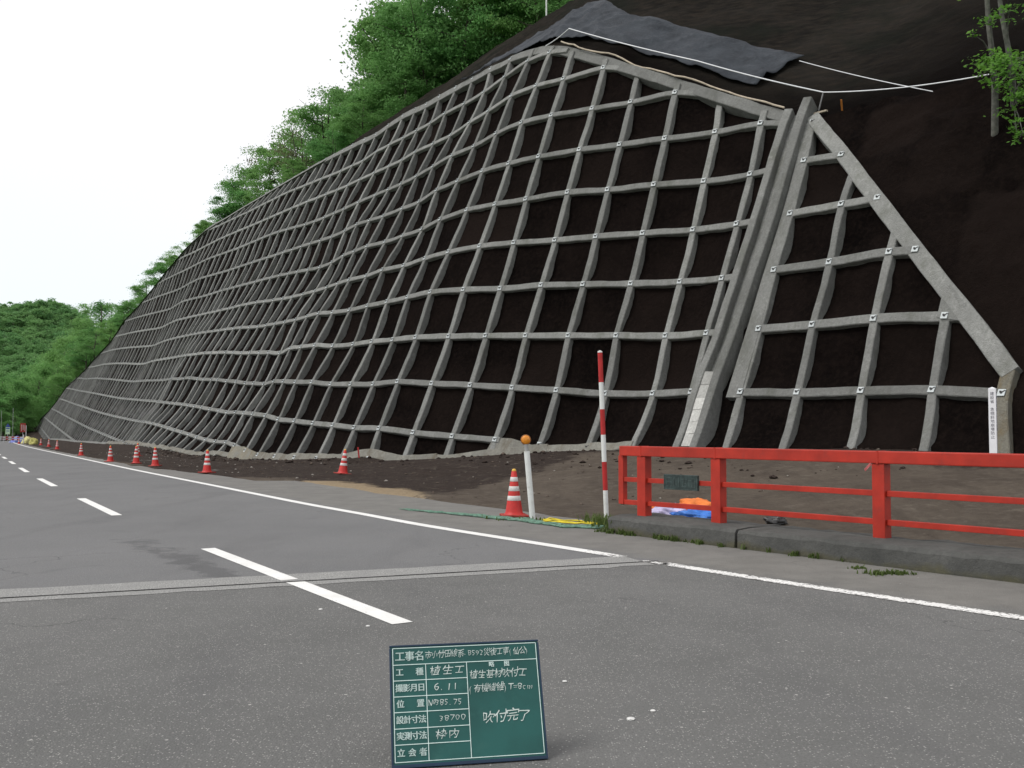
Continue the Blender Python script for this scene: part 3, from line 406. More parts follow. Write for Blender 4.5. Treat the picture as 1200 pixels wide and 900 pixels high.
"1106 1097 1087 1078 1070 1061 1053 1046 1038 1030 1022 1013 1005 997 990 984 977 969 960 951 941 932 925 914 902 892 882 873 863 853 844 836 828 820 813 805 797 789 780 772 764 755 745 736 726 716 706 696 686 675 664 652 641 629 617 606 595 587 580 574 568 561 554 547 539 532 525 518 513 510 504 495 483 480 474 459 446 438 428 412 400 384 375 365 370 362 351 343 327 320 313 316 302 290 275 261 245 240 240 234 227 226 222 208 212 210 204 197",
"1271 1262 1254 1246 1238 1231 1224 1218 1213 1206 1199 1190 1182 1174 1166 1159 1152 1144 1136 1129 1120 1112 1104 1091 1081 1071 1062 1053 1044 1035 1026 1017 1009 1002 995 987 980 972 964 957 949 940 930 920 911 901 891 882 871 860 849 837 825 812 800 788 777 768 762 758 754 749 743 735 728 721 714 706 700 693 683 673 665 658 651 640 628 617 602 587 576 564 551 536 548 540 535 518 512 510 503 499 490 480 468 456 444 431 424 422 418 418 407 388 383 379 373 366",
"1440 1433 1426 1419 1412 1406 1402 1398 1396 1391 1384 1376 1368 1360 1352 1345 1337 1330 1324 1317 1310 1303 1294 1283 1273 1263 1253 1244 1235 1226 1216 1205 1197 1189 1182 1175 1167 1159 1151 1143 1134 1125 1115 1105 1095 1085 1075 1065 1054 1044 1033 1022 1010 999 987 975 963 953 946 942 938 933 927 921 913 906 898 889 880 871 859 848 837 827 817 807 796 784 769 755 746 737 729 723 722 718 703 695 694 692 690 690 680 665 659 643 627 614 602 604 601 602 587 568 556 549 542 534",
"1616 1610 1605 1599 1594 1590 1587 1586 1587 1584 1578 1571 1563 1555 1548 1541 1533 1527 1522 1517 1511 1503 1494 1484 1474 1463 1453 1443 1433 1424 1414 1404 1394 1385 1377 1369 1360 1351 1342 1333 1323 1312 1302 1291 1280 1270 1260 1250 1239 1228 1218 1207 1196 1185 1173 1161 1149 1139 1132 1128 1123 1119 1113 1105 1095 1085 1075 1065 1054 1043 1030 1017 1007 997 988 979 969 956 941 927 914 902 894 889 886 881 874 868 870 863 867 866 863 850 836 823 810 796 784 785 779 774 761 743 729 719 711 703",
"1794 1791 1787 1783 1779 1777 1775 1775 1776 1774 1770 1764 1757 1750 1743 1736 1730 1724 1720 1718 1713 1705 1696 1686 1676 1665 1654 1644 1633 1623 1613 1602 1591 1580 1570 1561 1552 1543 1533 1523 1513 1504 1493 1481 1470 1459 1448 1438 1427 1416 1406 1395 1385 1374 1362 1350 1338 1327 1319 1315 1311 1308 1301 1290 1278 1265 1254 1244 1233 1223 1211 1197 1185 1174 1163 1152 1141 1128 1116 1101 1087 1072 1059 1060 1067 1059 1053 1044 1041 1040 1048 1054 1044 1030 1026 1004 992 973 959 963 950 942 930 915 902 891 881 872",
"1976 1974 1971 1969 1967 1965 1965 1965 1966 1965 1961 1956 1950 1944 1938 1932 1926 1921 1918 1915 1910 1903 1894 1884 1873 1862 1851 1840 1828 1817 1807 1794 1780 1765 1753 1743 1734 1725 1715 1705 1695 1686 1675 1664 1653 1643 1633 1625 1615 1605 1595 1586 1577 1567 1556 1544 1532 1521 1511 1504 1499 1494 1487 1480 1469 1456 1443 1430 1417 1405 1391 1378 1365 1354 1343 1331 1319 1307 1294 1282 1269 1256 1245 1247 1248 1234 1220 1221 1216 1230 1231 1234 1225 1212 1203 1185 1171 1157 1145 1112 1112 1107 1098 1086 1073 1062 1052 1042",
"2160 2159 2158 2157 2156 2156 2156 2157 2157 2156 2154 2150 2145 2139 2133 2128 2123 2118 2115 2111 2106 2099 2090 2080 2069 2058 2046 2034 2021 2009 1995 1980 1960 1937 1922 1912 1903 1895 1886 1877 1868 1859 1849 1839 1830 1820 1812 1804 1796 1787 1780 1774 1768 1759 1749 1738 1727 1716 1707 1699 1692 1685 1677 1668 1657 1644 1631 1618 1605 1592 1579 1567 1555 1544 1533 1520 1504 1487 1470 1455 1444 1433 1420 1422 1424 1412 1400 1397 1399 1406 1404 1413 1411 1393 1381 1363 1357 1314 1309 1291 1283 1276 1267 1256 1244 1233 1222 1212",
"2346 2346 2346 2346 2347 2347 2348 2349 2349 2349 2347 2343 2339 2334 2329 2324 2320 2315 2311 2307 2302 2295 2286 2276 2265 2253 2240 2227 2213 2198 2182 2163 2142 2119 2102 2089 2079 2070 2061 2053 2044 2035 2026 2017 2008 1999 1991 1983 1976 1969 1964 1960 1955 1944 1935 1925 1914 1902 1891 1883 1876 1868 1859 1850 1840 1827 1815 1802 1789 1775 1761 1748 1735 1722 1710 1698 1684 1671 1655 1641 1627 1615 1608 1605 1601 1588 1582 1576 1570 1580 1583 1597 1588 1564 1564 1519 1520 1498 1484 1470 1459 1449 1439 1428 1416 1404 1393 1382",
"2533 2534 2536 2537 2538 2539 2540 2541 2542 2542 2540 2538 2534 2530 2525 2521 2516 2512 2508 2503 2497 2490 2481 2470 2459 2446 2432 2418 2403 2386 2367 2347 2325 2304 2285 2270 2258 2247 2238 2229 2220 2211 2203 2195 2187 2179 2172 2165 2159 2154 2151 2151 2152 2144 2133 2122 2110 2097 2084 2074 2066 2055 2043 2032 2021 2008 1995 1981 1968 1956 1943 1930 1917 1905 1890 1874 1858 1841 1823 1807 1796 1785 1790 1787 1778 1767 1755 1751 1747 1748 1761 1777 1760 1721 1728 1706 1694 1680 1665 1650 1637 1625 1613 1601 1589 1576 1564 1552",
"2721 2724 2726 2728 2730 2732 2733 2735 2736 2736 2734 2732 2729 2726 2722 2717 2713 2709 2704 2699 2692 2685 2675 2664 2652 2639 2624 2608 2591 2573 2553 2532 2510 2489 2469 2453 2439 2427 2416 2406 2397 2389 2381 2373 2366 2360 2354 2349 2344 2342 2340 2341 2340 2335 2326 2314 2300 2286 2272 2257 2239 2214 2198 2186 2175 2162 2148 2137 2126 2115 2104 2092 2081 2070 2059 2048 2034 2020 2004 1988 1979 1965 1967 1975 1959 1936 1922 1914 1906 1898 1886 1923 1925 1905 1900 1888 1875 1861 1847 1832 1818 1804 1790 1777 1763 1749 1736 1723",
"2910 2914 2917 2920 2922 2924 2927 2928 2929 2930 2929 2927 2925 2922 2918 2914 2910 2905 2900 2894 2888 2879 2869 2858 2845 2830 2814 2797 2779 2760 2739 2717 2695 2674 2654 2636 2621 2607 2595 2585 2575 2567 2559 2552 2546 2541 2537 2533 2531 2529 2529 2530 2528 2524 2515 2503 2488 2472 2455 2435 2412 2386 2365 2348 2333 2319 2304 2291 2279 2266 2255 2244 2235 2227 2219 2212 2204 2194 2184 2173 2165 2158 2159 2162 2150 2131 2115 2103 2091 2080 2073 2088 2092 2082 2075 2067 2056 2044 2030 2015 2000 1985 1969 1954 1938 1923 1909 1894",
)
# ---------------------------------------------------------------- surveyed shape of the retaining slope
# nodes of the 2 m lattice in centimetres: columns K0..K1 along the road, rows -1..15 up the slope
K0, K1, R0, R1 = -94, 13, -1, 15
_a = np.array([[float(v) for v in s.split()] for s in GRID]).reshape(3, R1 - R0 + 1, K1 - K0 + 1) / 100.0
NODE = np.moveaxis(_a, 0, -1)                       # [row, column, xyz]

def _cr(t):
    return np.stack([-.5*t+t*t-.5*t**3, 1-2.5*t*t+1.5*t**3, .5*t+2*t*t-1.5*t**3, -.5*t*t+.5*t**3], -1)

def S(k, r):
    """smooth point on the lattice surface"""
    k = np.asarray(k, float) - K0; r = np.asarray(r, float) - R0
    nk, nr = NODE.shape[1], NODE.shape[0]
    a = np.clip(np.floor(k).astype(int), 0, nk-2); b = np.clip(np.floor(r).astype(int), 0, nr-2)
    wk = _cr(k-a); wr = _cr(r-b)
    out = 0
    for j in range(4):
        for i in range(4):
            out = out + (wr[..., j]*wk[..., i])[..., None]*NODE[np.clip(b+j-1, 0, nr-1), np.clip(a+i-1, 0, nk-1)]
    return out

def NRM(k, r):
    k = np.asarray(k, float); r = np.asarray(r, float)
    k = np.clip(k, K0+.3, K1-.3); r = np.clip(r, R0+.3, R1-.3)
    du = S(k+.25, r)-S(k-.25, r); dv = S(k, r+.25)-S(k, r-.25)
    n = np.cross(du, dv); n /= np.linalg.norm(n, axis=-1, keepdims=True)
    return n                                         # points out of the slope

# outline of the lattice in (column, row)
LEFT = [(-93.05,-.5),(-93.02,.3),(-92.4,.84),(-84.69,1.98),(-81.48,3.01),(-79.3,4.17),(-73.58,5.17),(-71.2,5.88),(-63.14,6.92),(-54.6,7.95),(-52.9,9.07),(-47.9,10.08),(-45.0,10.99),(-41.57,11.85),(-34.25,13.14),(-32.36,13.43),(-27.94,13.92),(-23.07,13.99),(-18.73,14.0),(-15.01,14.0),(-10,14.),(-4.01,13.99)]
TOP = [(-4.01,13.99),(-3.21,13.51),(-2.22,13.25),(-.97,12.91),(-.22,12.31),(.54,12.04),(1.27,11.75),(1.92,11.26),(2.53,11.08),(3.1,10.88),(3.69,10.47),(4.19,10.21),(4.55,10.1)]
RIGHT = [(4.96,10.14),(5.63,9.1),(6.22,8.41),(6.81,7.68),(7.34,7.03),(7.81,6.52),(8.32,5.97),(8.8,5.52),(9.01,5.3),(9.03,4.1)]
BASE = [(-93.5,-.4),(-74,-.38),(-70,-.22),(-63,.1),(-57,.4),(-50,.76),(-45,1.0),(-40,1.26),(-35,1.48),(-30,1.72),(-25,1.97),(-20,2.09),(-15,2.3),(-12,2.42),(-10,2.66),(-8,2.92),(-6,2.94),(-4,2.98),(-3,3.08),(-2,3.3),(-1,3.46),(0,3.68),(1,3.85),(2,3.96),(3,3.97),(8,3.97),(9,4.1),(12,4.3),(13,4.3)]
def interp(x, pts):
    return float(np.interp(x, [p[0] for p in pts], [p[1] for p in pts]))
def r_base(k): return interp(k, BASE)
def r_top(k):
    if k < -4.01: return interp(k, LEFT)
    if k <= 4.75: return interp(k, TOP)
    return interp(k, RIGHT)
def r_soil(k):                                       # where the steep cut ends and the gentler bank begins
    return r_top(k) if k <= 4.5 else 10.12

def uphill(k):
    ks = np.clip(np.array([k-5., k+5.]), K0+1, K1-1)
    a, b = S(ks[0], 8.), S(ks[1], 8.)
    d = (b-a)[:2]; d /= np.linalg.norm(d)            # along the slope, towards the near end
    u = np.array([-d[1], d[0]])
    return u if u[0] > 0 else -u
BANK = math.radians(40)
CREST = []                                           # (column, length of the bank in metres)
def bank(k, s):
    """point s metres up the bank above the lattice"""
    p = S(k, r_soil(k)); u = uphill(k)
    return np.array([p[0]+u[0]*math.cos(BANK)*s, p[1]+u[1]*math.cos(BANK)*s, p[2]+math.sin(BANK)*s])

def road_z(x, y):
    return -min(1.35, .0065*max(0., math.hypot(x, y)-15))
CREST = [(-18,0),(-16,2),(-15,4),(-14,6.5),(-12,9),(-10,10.2),(-5,10.1),(-3,11.2),(-2,14),(-1,20),(0,27),(1,30),(13,30)]

# ---------------------------------------------------------------- road, ground
EDGE = [(9.2,-.5),(6.35,3.2),(3.58,6.86),(1.99,8.85),(1.1,10.13),(-.43,12.24),(-1.15,13.19),(-3.52,17.05),(-6.5,22.3),(-7.98,24.9),(-12.6,33.),(-20.8,47.8),(-34.2,71.9),(-46.,93.3),(-57.5,114.6),(-70,138),(-80,157),(-91.6,176),(-100,188),(-108,197),(-125,210),(-150,222),(-190,236),(-240,248)]
EDGE = [(27,-24)]+EDGE
def resample(pts, step_fn):
    P_ = [Vector((*p[:2], 0)) for p in pts]; out = [P_[0]]; 
    seg = 0; pos = P_[0].copy()
    L = [0]
    for a, b in zip(P_, P_[1:]): L.append(L[-1]+(b-a).length)
    s = 0
    while s < L[-1]:
        s += step_fn(out[-1])
        while seg < len(L)-2 and L[seg+1] < s: seg += 1
        f = (s-L[seg])/(L[seg+1]-L[seg])
        out.append(P_[seg].lerp(P_[seg+1], min(f, 1)))
    return out
EP = resample(EDGE, lambda p: .6 if p.length < 30 else 2.)
for _ in range(3):                                    # ease the corners
    EP = [EP[0]]+[(EP[i-1]+EP[i]*2+EP[i+1])/4 for i in range(1, len(EP)-1)]+[EP[-1]]
ET = [(EP[min(i+1, len(EP)-1)]-EP[max(i-1, 0)]).normalized() for i in range(len(EP))]
EN = [Vector((t.y, -t.x, 0)) for t in ET]             # to the right of the line: towards the slope
E_np = np.array([[p.x, p.y] for p in EP])
def nearest_edge(x, y):
    i = int(np.argmin((E_np[:, 0]-x)**2+(E_np[:, 1]-y)**2)); return i
def on_road(i, off, dz=0.):
    p = EP[i]+EN[i]*off
    return (p.x, p.y, road_z(p.x, p.y)+dz)

# one sheet of land to the horizon, just below the road
rad = [0, 4, 8, 15, 25, 40, 60, 90, 130, 180, 240, 320, 450, 700, 1200, 2200]
Pg = np.zeros((len(rad), 73, 3))
for i, r_ in enumerate(rad):
    for j in range(73):
        a = 2*math.pi*j/72; x, y = r_*math.cos(a), r_*math.sin(a); Pg[i, j] = (x, y, road_z(x, y)-.10)
g = grid_mesh('ground', Pg, M_VERGE); tag(g, kind='structure')

offs = [-7.9, -7.2, -5.2, -4.8, -4.5, -4.25, -4.0, -3.75, -3.5, -3.3, -1.8, -.8, -.2, .12, .45, .8, 1.2, 1.6, 2.0, 2.4]
Pg = np.zeros((len(offs), len(EP), 3)); dust = np.zeros(Pg.shape[:2]); patch = np.zeros(Pg.shape[:2])
for j in range(len(EP)):
    for i, o in enumerate(offs):
        Pg[i, j] = on_road(j, o)
        q_ = Pg[i, j]; pa, pb_ = Vector((-4.7, 12.0)), Vector((-2.0, 8.0)); w_ = Vector((q_[0], q_[1]))-pa; L_ = (pb_-pa).length; u_ = w_.dot((pb_-pa)/L_); v_ = abs((pb_-pa).cross(w_)/L_)
        patch[i, j] = max(0, 1-v_/.34)*max(0, min(1, u_/.6))*max(0, min(1, (L_-u_)/.5))
        dust[i, j] = max(0, min(1, (o+.25)/.7)) if o > -4 else max(0, (-7.3-o)/.6)
g = grid_mesh('road', Pg[::-1], M_ASPH, attrs={'dust': dust[::-1], 'patch': patch[::-1]}); tag(g, kind='structure')
ROAD = g

def ribbon(name, pts, w, mat, dz=.004, wear=None):
    """painted strip laid on the road; pts = plan points"""
    P_ = [Vector((*p, 0)) for p in pts]
    Pg = np.zeros((5, len(P_), 3)); wr = np.zeros((5, len(P_)))
    for j in range(len(P_)):
        t = (P_[min(j+1, len(P_)-1)]-P_[max(j-1, 0)]).normalized(); n = Vector((t.y, -t.x, 0))
        for i in range(5):
            o = w*(.5-i/4)
            q = P_[j]+n*o; Pg[i, j] = (q.x, q.y, road_z(q.x, q.y)+dz)
            wr[i, j] = (wear(j, abs(i-2)/2) if wear else 0)
    o = grid_mesh(name, Pg, mat, attrs={'wear': wr}); tag(o, kind='structure')
    return o
jx = [i for i in range(len(EP))]
def idx_y(y): return min(jx, key=lambda i: abs(EP[i].y-y) if EP[i].y > -30 else 1e9)
i0, i1 = idx_y(9.9), len(EP)-1
ribbon('edge_line', [EP[i][:2] for i in range(i0, i1)], .17, M_PAINT, wear=lambda j, e: (.55 if j < 1 else .12+.12*e if j < 60 else .02))
ribbon('edge_line', [EP[i][:2] for i in range(0, idx_y(9.35)+2)], .17, M_PAINT, wear=lambda j, e: .27+.3*e)
ribbon('edge_line', [(1.30,9.80),(1.42,9.64),(1.5,9.52)], .10, M_PAINT, wear=lambda j, e: .38+.3*e)
# left edge line, outside the frame
ribbon('edge_line', [(EP[i]-EN[i]*6.7)[:2] for i in range(6, i1)], .15, M_PAINT, wear=lambda j, e: .1)
# centre dashes: two measured beside the joint, the rest every 10 m
def centre(i, off=-3.3): return (EP[i]+EN[i]*off)
def dash(a, b):
    a, b = Vector(a), Vector(b); n = 8
    ribbon('centre_dash', [(a.lerp(b, q/n))[:2] for q in range(n+1)], .155, M_PAINT, wear=lambda j, e: .08+.14*e)
D0 = Vector((-.74, 6.70)); D1 = Vector((-3.32, 10.78)); dd = (D0-D1).normalized()
Jc = Vector((-1.78, 8.45))
dash(D0, D0.lerp(D1, .44)); dash(D0.lerp(D1, .462), D0.lerp(D1, .60)); dash(D0.lerp(D1, .60), D1)
dash((-5.95, 14.85), (-8.2, 18.75))
cpts = []; 
cs = [(centre(i, -3.28)) for i in range(len(EP))]
ln = [0]
for a, b in zip(cs, cs[1:]): ln.append(ln[-1]+(b-a).length)
def at_len(s):
    i = max(0, min(len(ln)-2, int(np.searchsorted(ln, s))-1)); return cs[i].lerp(cs[i+1], (s-ln[i])/max(1e-6, ln[i+1]-ln[i]))
s18 = ln[min(range(len(cs)), key=lambda i: (cs[i]-Vector((-8.2, 18.75, 0))).length)]
s = s18+5.2
while s+4.6 < ln[-1]:
    a, b = at_len(s), at_len(s+4.6)
    dash(a[:2], b[:2]); s += 9.8
# expansion joint across both lanes
def joint_strip(name, a0, a1, off0, off1, mat, dz, seg=60, rag=.0):
    Pg = np.zeros((4, seg+1, 3))
    for j in range(seg+1):
        s_ = a0+(a1-a0)*j/seg
        for i in range(4):
            o = off1+(off0-off1)*i/3
            if i in (0, 3): o += rag*fbm(s_*3, i*7.)
            q = JO+JD*s_+JN*o; Pg[i, j] = (q.x, q.y, road_z(q.x, q.y)+dz)
    o = grid_mesh(name, Pg, mat); tag(o, kind='structure'); return o
joint_strip('expansion_joint', -4.6, 5.75, -.20, .46, M_JOINT, .003, rag=.05)
M_GAP = simple('joint_gap', (.02, .02, .02), 1, .1)
joint_strip('joint_gap', -4.6, 5.9, -.014, .014, M_GAP, .0075, rag=.004)

# land between road and slope: packed dirt that turns to dark peat at the toe
ks = np.concatenate([np.arange(-94, -24, 1.), np.arange(-24, 13.01, .33)])
ts = [0, .02, .045]+[.045+.955*q/38 for q in range(1, 39)]+[1.06]
Pg = np.zeros((len(ts), len(ks), 3)); dk = np.zeros(Pg.shape[:2]); sn = np.zeros(Pg.shape[:2])
TD = [(-94, .55), (-40, .42), (-20, .33), (-10, .26), (-6, .33), (-3, .45), (-1, .55), (0, .66), (1, .8), (2.5, .93), (4, .94), (13, .92)]
DB = [(-4000, 400), (20, 130), (60, 66), (130, 44), (200, 31.5), (240, 28.2), (330, 26.2), (400, 24.8), (455, 21.6), (510, 19.6), (545, 20.2), (583, 23.0), (620, 24.4), (655, 26.2), (690, 29.5), (740, 29.), (820, 26.8), (900, 24.2), (1000, 21.8), (1100, 19.6), (1200, 18), (1600, 15)]
for j, k in enumerate(ks):
    b = S(k, r_base(k)); e = nearest_edge(b[0], b[1])
    off = (.6 if k < -4 else min(1.4, .6+.14*(k+4))) if k < 3 else 2.2
    a = EP[e]+EN[e]*(off+.25*fbm(k*.9, 3.))
    for i, t in enumerate(ts):
        x = a.x+(b[0]-a.x)*t; y = a.y+(b[1]-a.y)*t
        z0 = road_z(x, y)-.03+.06*min(1, t/.018)
        w = max(0, min(1, (t-.15)/.8)); w = w*w*(3-2*w)
        z = z0*(1-w)+b[2]*w + (.09*fbm(x*.35, y*.35) + .03*fbm(x*1.7, y*1.7))*min(1, t*5)*(1 if t < .97 else 0)
        if t > 1: z -= .05
        z -= .07*max(0, min(1, (t-.6)/.3))
        Pg[i, j] = (x, y, z)
        Db = interp(600+1150*x/max(y, .5), DB); dk[i, j] = max(0, min(1, .5+(y-Db)/(.12*Db)*.8))
        sn[i, j] = max(0, 1-math.hypot((x+3.9+.35*(y-22))/2.0, (y-21.5)/5.2))*2.
gd = grid_mesh('dirt_ground', Pg, M_GROUND, attrs={'dark': dk, 'sand': sn}); tag(gd, kind='structure')
from mathutils.bvhtree import BVHTree
def bvh_of(o):
    me = o.data; return BVHTree.FromPolygons([v.co for v in me.vertices], [p.vertices for p in me.polygons])
BV = [bvh_of(gd), bvh_of(ROAD)]
def gz(x, y):
    zz = []
    for b in BV:
        h = b.ray_cast(Vector((x, y, 40)), Vector((0, 0, -1)))
        if h[0] is not None and h[0].z < 3: zz.append(h[0].z)
    return max(zz) if zz else road_z(x, y)-.1

# ---------------------------------------------------------------- soil inside the lattice
kf = np.concatenate([np.arange(-93.6, -30, .25), np.arange(-30, -8, 1/6), np.arange(-8, 13.001, .125)])
rf = np.arange(-.6, 14.21, .125)
KK, RR = np.meshgrid(kf, rf)
Sg = S(KK, RR); Ng = NRM(KK, RR)
rec = np.zeros(KK.shape); msk = np.zeros(KK.shape, bool)
for i in range(KK.shape[0]):
    for j in range(KK.shape[1]):
        k, r = KK[i, j], RR[i, j]
        rt, rb = r_top(k), r_base(k)
        msk[i, j] = (r <= (r_soil(k) if k > 4.5 else rt)+(.12 if k > -18 else -.02)) and (r >= rb-.45)
        n1 = fbm(k*.9+3, r*1.1, 1.); n2 = fbm(k*4.1, r*4.3, 5.)
        inside = k <= 4.55 or (k > 4.5 and k < 9.05 and r < rt)
        v = r-math.floor(r); u = k-math.floor(k)
        cellr = noise.noise(Vector((math.floor(k)*7.3, math.floor(r)*3.7, 2.)))
        if inside:
            pr = math.sin(math.pi*min(1, v**.66))
            rec[i, j] = .05+(.4+.6*max(0, min(1, (k+34)/18)))*(.21+.13*cellr)*pr*(.86+.14*math.sin(math.pi*u))+(.11 if k > -20 else .05)*v+.055*n1+.05*n2
        else:
            ed = min(1, max(0, (r-rt)*1.2)) if k < 9.05 else min(1, (k-9.05))
            rec[i, j] = .22-.12*ed+ed*(.22*n1+.12*n2+.06*fbm(k*9., r*9., 3.))
cellv = np.array([[max(0, noise.noise(Vector((math.floor(k)*5.3, math.floor(r)*9.7, 4.))))*1.6 for k in kf] for r in rf])
Ps = Sg-Ng*rec[..., None]
mm = msk[:-1, :-1] & msk[1:, 1:] & msk[:-1, 1:] & msk[1:, :-1]
so_ = grid_mesh('soil_slope', Ps, M_SOIL, mask=mm, attrs={'cell': cellv}); tag(so_, kind='structure')

# gentler bank above the lattice up to the crest
kb = np.concatenate([np.arange(-18.2, 13.01, .16)]); ns = 90
Pg = np.zeros((ns, len(kb), 3)); dk = np.zeros(Pg.shape[:2])
for j, k in enumerate(kb):
    c = interp(k, CREST); n0 = NRM(k, r_soil(k)-.1)
    for i in range(ns):
        s_ = c*(i/(ns-1))**1.3
        p = bank(k, s_) - n0*(.2*max(0, 1-s_/1.5))
        q = .14*fbm(p[0]*.35, p[1]*.35, p[2]*.35)+.09*fbm(p[0]*1.4, p[1]*1.4, p[2]*1.4)+.04*fbm(p[0]*4., p[1]*4., p[2]*4.)
        p[2] += q*min(1, s_*.8)
        Pg[i, j] = p
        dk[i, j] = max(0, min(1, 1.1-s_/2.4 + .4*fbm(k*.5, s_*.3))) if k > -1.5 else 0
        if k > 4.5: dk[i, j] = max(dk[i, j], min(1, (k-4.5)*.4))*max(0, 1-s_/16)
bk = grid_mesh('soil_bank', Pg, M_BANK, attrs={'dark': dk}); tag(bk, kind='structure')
# wooded hill behind the crest and behind the left end
def hill(k, d):
    u = uphill(k)
    q = S(k, r_top(k)) if k < -18 else bank(k, interp(k, CREST))
    return np.array([q[0]+u[0]*d, q[1]+u[1]*d, q[2]+.05*d-.1])
kh = np.concatenate([np.arange(-93, -30, 1.5), np.arange(-30, 13.01, 1.)]); dh = [-.3, .6, 2, 4, 7, 11, 16, 24, 36, 60]
Pg = np.zeros((len(dh), len(kh), 3))
for j, k in enumerate(kh):
    for i, d_ in enumerate(dh): Pg[i, j] = hill(k, d_); Pg[i, j, 2] += (.25*fbm(Pg[i, j, 0]*.2, Pg[i, j, 1]*.2) if i > 1 else -.15)
h_ = grid_mesh('wooded_hill', Pg, M_FLOOR); tag(h_, kind='structure')

# ---------------------------------------------------------------- concrete lattice
def sweep(mb, pts, w, top=.0, dep=.55, jit=.020, mi=0, cham=.022, smooth=0):
    """box beam along (column,row) points lying in the slope surface"""
    kr = np.array(pts, float)
    Pc = S(kr[:, 0], kr[:, 1]); Nn = NRM(kr[:, 0], kr[:, 1])
    for _ in range(smooth*4):
        Pc[1:-1] = (Pc[:-2]+2*Pc[1:-1]+Pc[2:])/4; Nn[1:-1] = (Nn[:-2]+2*Nn[1:-1]+Nn[2:])/4
    T = np.gradient(Pc, axis=0); T /= np.linalg.norm(T, axis=1, keepdims=True)
    B = np.cross(Nn, T); B /= np.linalg.norm(B, axis=1, keepdims=True)
    vs = []; n = len(kr)
    for i in range(n):
        p = Pc[i]; a = w/2+jit*fbm(p[0]*1.3, p[1]*1.3, p[2]*1.3+5); b = w/2+jit*fbm(p[0]*1.3+9, p[1]*1.3, p[2]*1.3)
        t_ = top+jit*fbm(p[0]*.9, p[1]*.9+4, p[2]*.9)
        for (o, h) in ((-a*1.04, -dep), (-a, t_-cham), (-a+cham, t_), (b-cham, t_), (b, t_-cham), (b*1.04, -dep)):
            vs.append(p+B[i]*o+Nn[i]*h)
    fs = []
    for i in range(n-1):
        for j in range(5): fs.append([i*6+j, (i+1)*6+j, (i+1)*6+j+1, i*6+j+1])
    mb.add(vs, fs, mi)
    mb.add([vs[j] for j in range(6)], [[0, 1, 2, 3, 4, 5]], mi); mb.add([vs[-6+j] for j in range(6)], [[5, 4, 3, 2, 1, 0]], mi)
    return mb
def dense(a, b, step):
    n = max(2, int(math.ceil(abs(b-a)/step))+1); return np.linspace(a, b, n)
def poly_dense(pts, step):
    out = []
    for (a, b), (c, d) in zip(pts, pts[1:]):
        n = max(1, int(math.hypot(c-a, d-b)/step))
        for q in range(n): out.append((a+(c-a)*q/n, b+(d-b)*q/n))
    out.append(pts[-1]); return out

ORG = tuple(S(-20, r_base(-20)))
def rooted(name, org): return empty(name, (0, 0, 0))
grid_main = rooted('retaining_grid', ORG)
tag(grid_main, 'long sprayed concrete lattice wall with dark soil cells curving along the road', 'retaining wall')
grid_side = rooted('retaining_grid', ORG)
tag(grid_side, 'short triangular concrete lattice panel right of the drainage chute', 'retaining wall')
BW = .24
WL = [(4.53, 10.22), (4.44, 9.17), (4.37, 7.34), (4.29, 5.84), (4.2, 5.27), (4.05, 3.9)]
def ksh(k, r):
    """hand-built columns wander a little"""
    return .20*noise.noise(Vector((k*3.71, r*.45, 9.1)))*max(0, min(1, (-12-k)/6)) if k < -12 else 0
# columns
for k in range(-93, 10):
    rb, rt = r_base(k), r_top(k)
    if k == 5: rt = 10.1
    if k == 9: rt = 5.35
    if rt-rb < .2: continue
    par = grid_main if k <= 4 else grid_side
    r0 = rb-(.12 if k < -9 or k > 0 else .05)
    mb = MB(); st = .16 if k > -14 else .33
    sweep(mb, [(k+ksh(k, r), r) for r in dense(r0, rt, st)], BW*(1+(.25*noise.noise(Vector((k*1.9, 4., 2.))) if k < -5 else 0)) if k < 9 else .32, (.05*noise.noise(Vector((k*2.7, 1., 6.))) if k < -14 else 0.), .62)
    mb.build('vertical_beam', M_CONC if k < 9 else M_CONC_STAIN, par)
# rows
def k_left(r):
    for k in np.arange(-93.05, -4, .05):
        if r_top(k) >= r: return k
    return None
for r in range(0, 14):
    # left limit at the outline, right limit where the row runs into the ground or the top edge
    runs = []; cur = None
    for k in np.arange(-93.05, 4.66, .05):
        ok = r <= r_top(k)+.02 and r >= r_base(k)-.05
        if r == 4 and k > 0.05: ok = False
        if r == 3 and k > -9.6: ok = False
        if ok and cur is None: cur = k
        if not ok and cur is not None: runs.append((cur, k)); cur = None
    if cur is not None: runs.append((cur, interp(-r, [(-q[1], q[0]) for q in WL])))
    for a, b in runs:
        if b-a < .3: continue
        mb = MB(); kk = []
        k = a
        while k < b: kk.append(k); k += .16 if k > -14 else .34
        kk.append(b)
        sweep(mb, [(q, r) for q in kk], .235, .006, .60)
        mb.build('horizontal_beam', M_CONC, grid_main)
for r in range(5, 10):
    b = max(k for k in np.arange(5, 9.06, .02) if r_top(k) >= r or k <= 5.02)
    mb = sweep(MB(), [(q, r) for q in dense(5., b, .16)], .27, .006, .60); mb.build('horizontal_beam', M_CONC, grid_side)
# outline beams
mb = sweep(MB(), poly_dense([(a, b-.06) for a, b in LEFT[1:]], .33), .42, .03, .62); mb.build('perimeter_beam', M_CONC, grid_main)
mb = sweep(MB(), poly_dense([(-4.01, 13.99)]+TOP[1:], .2), .46, .014, .62, .03, smooth=10); mb.build('perimeter_beam', M_CONC, grid_main)
mb = sweep(MB(), poly_dense(RIGHT[:8]+[(9.03, 5.28)], .16), .44, .012, .66, .02, smooth=3); mb.build('perimeter_beam', M_CONC, grid_side)
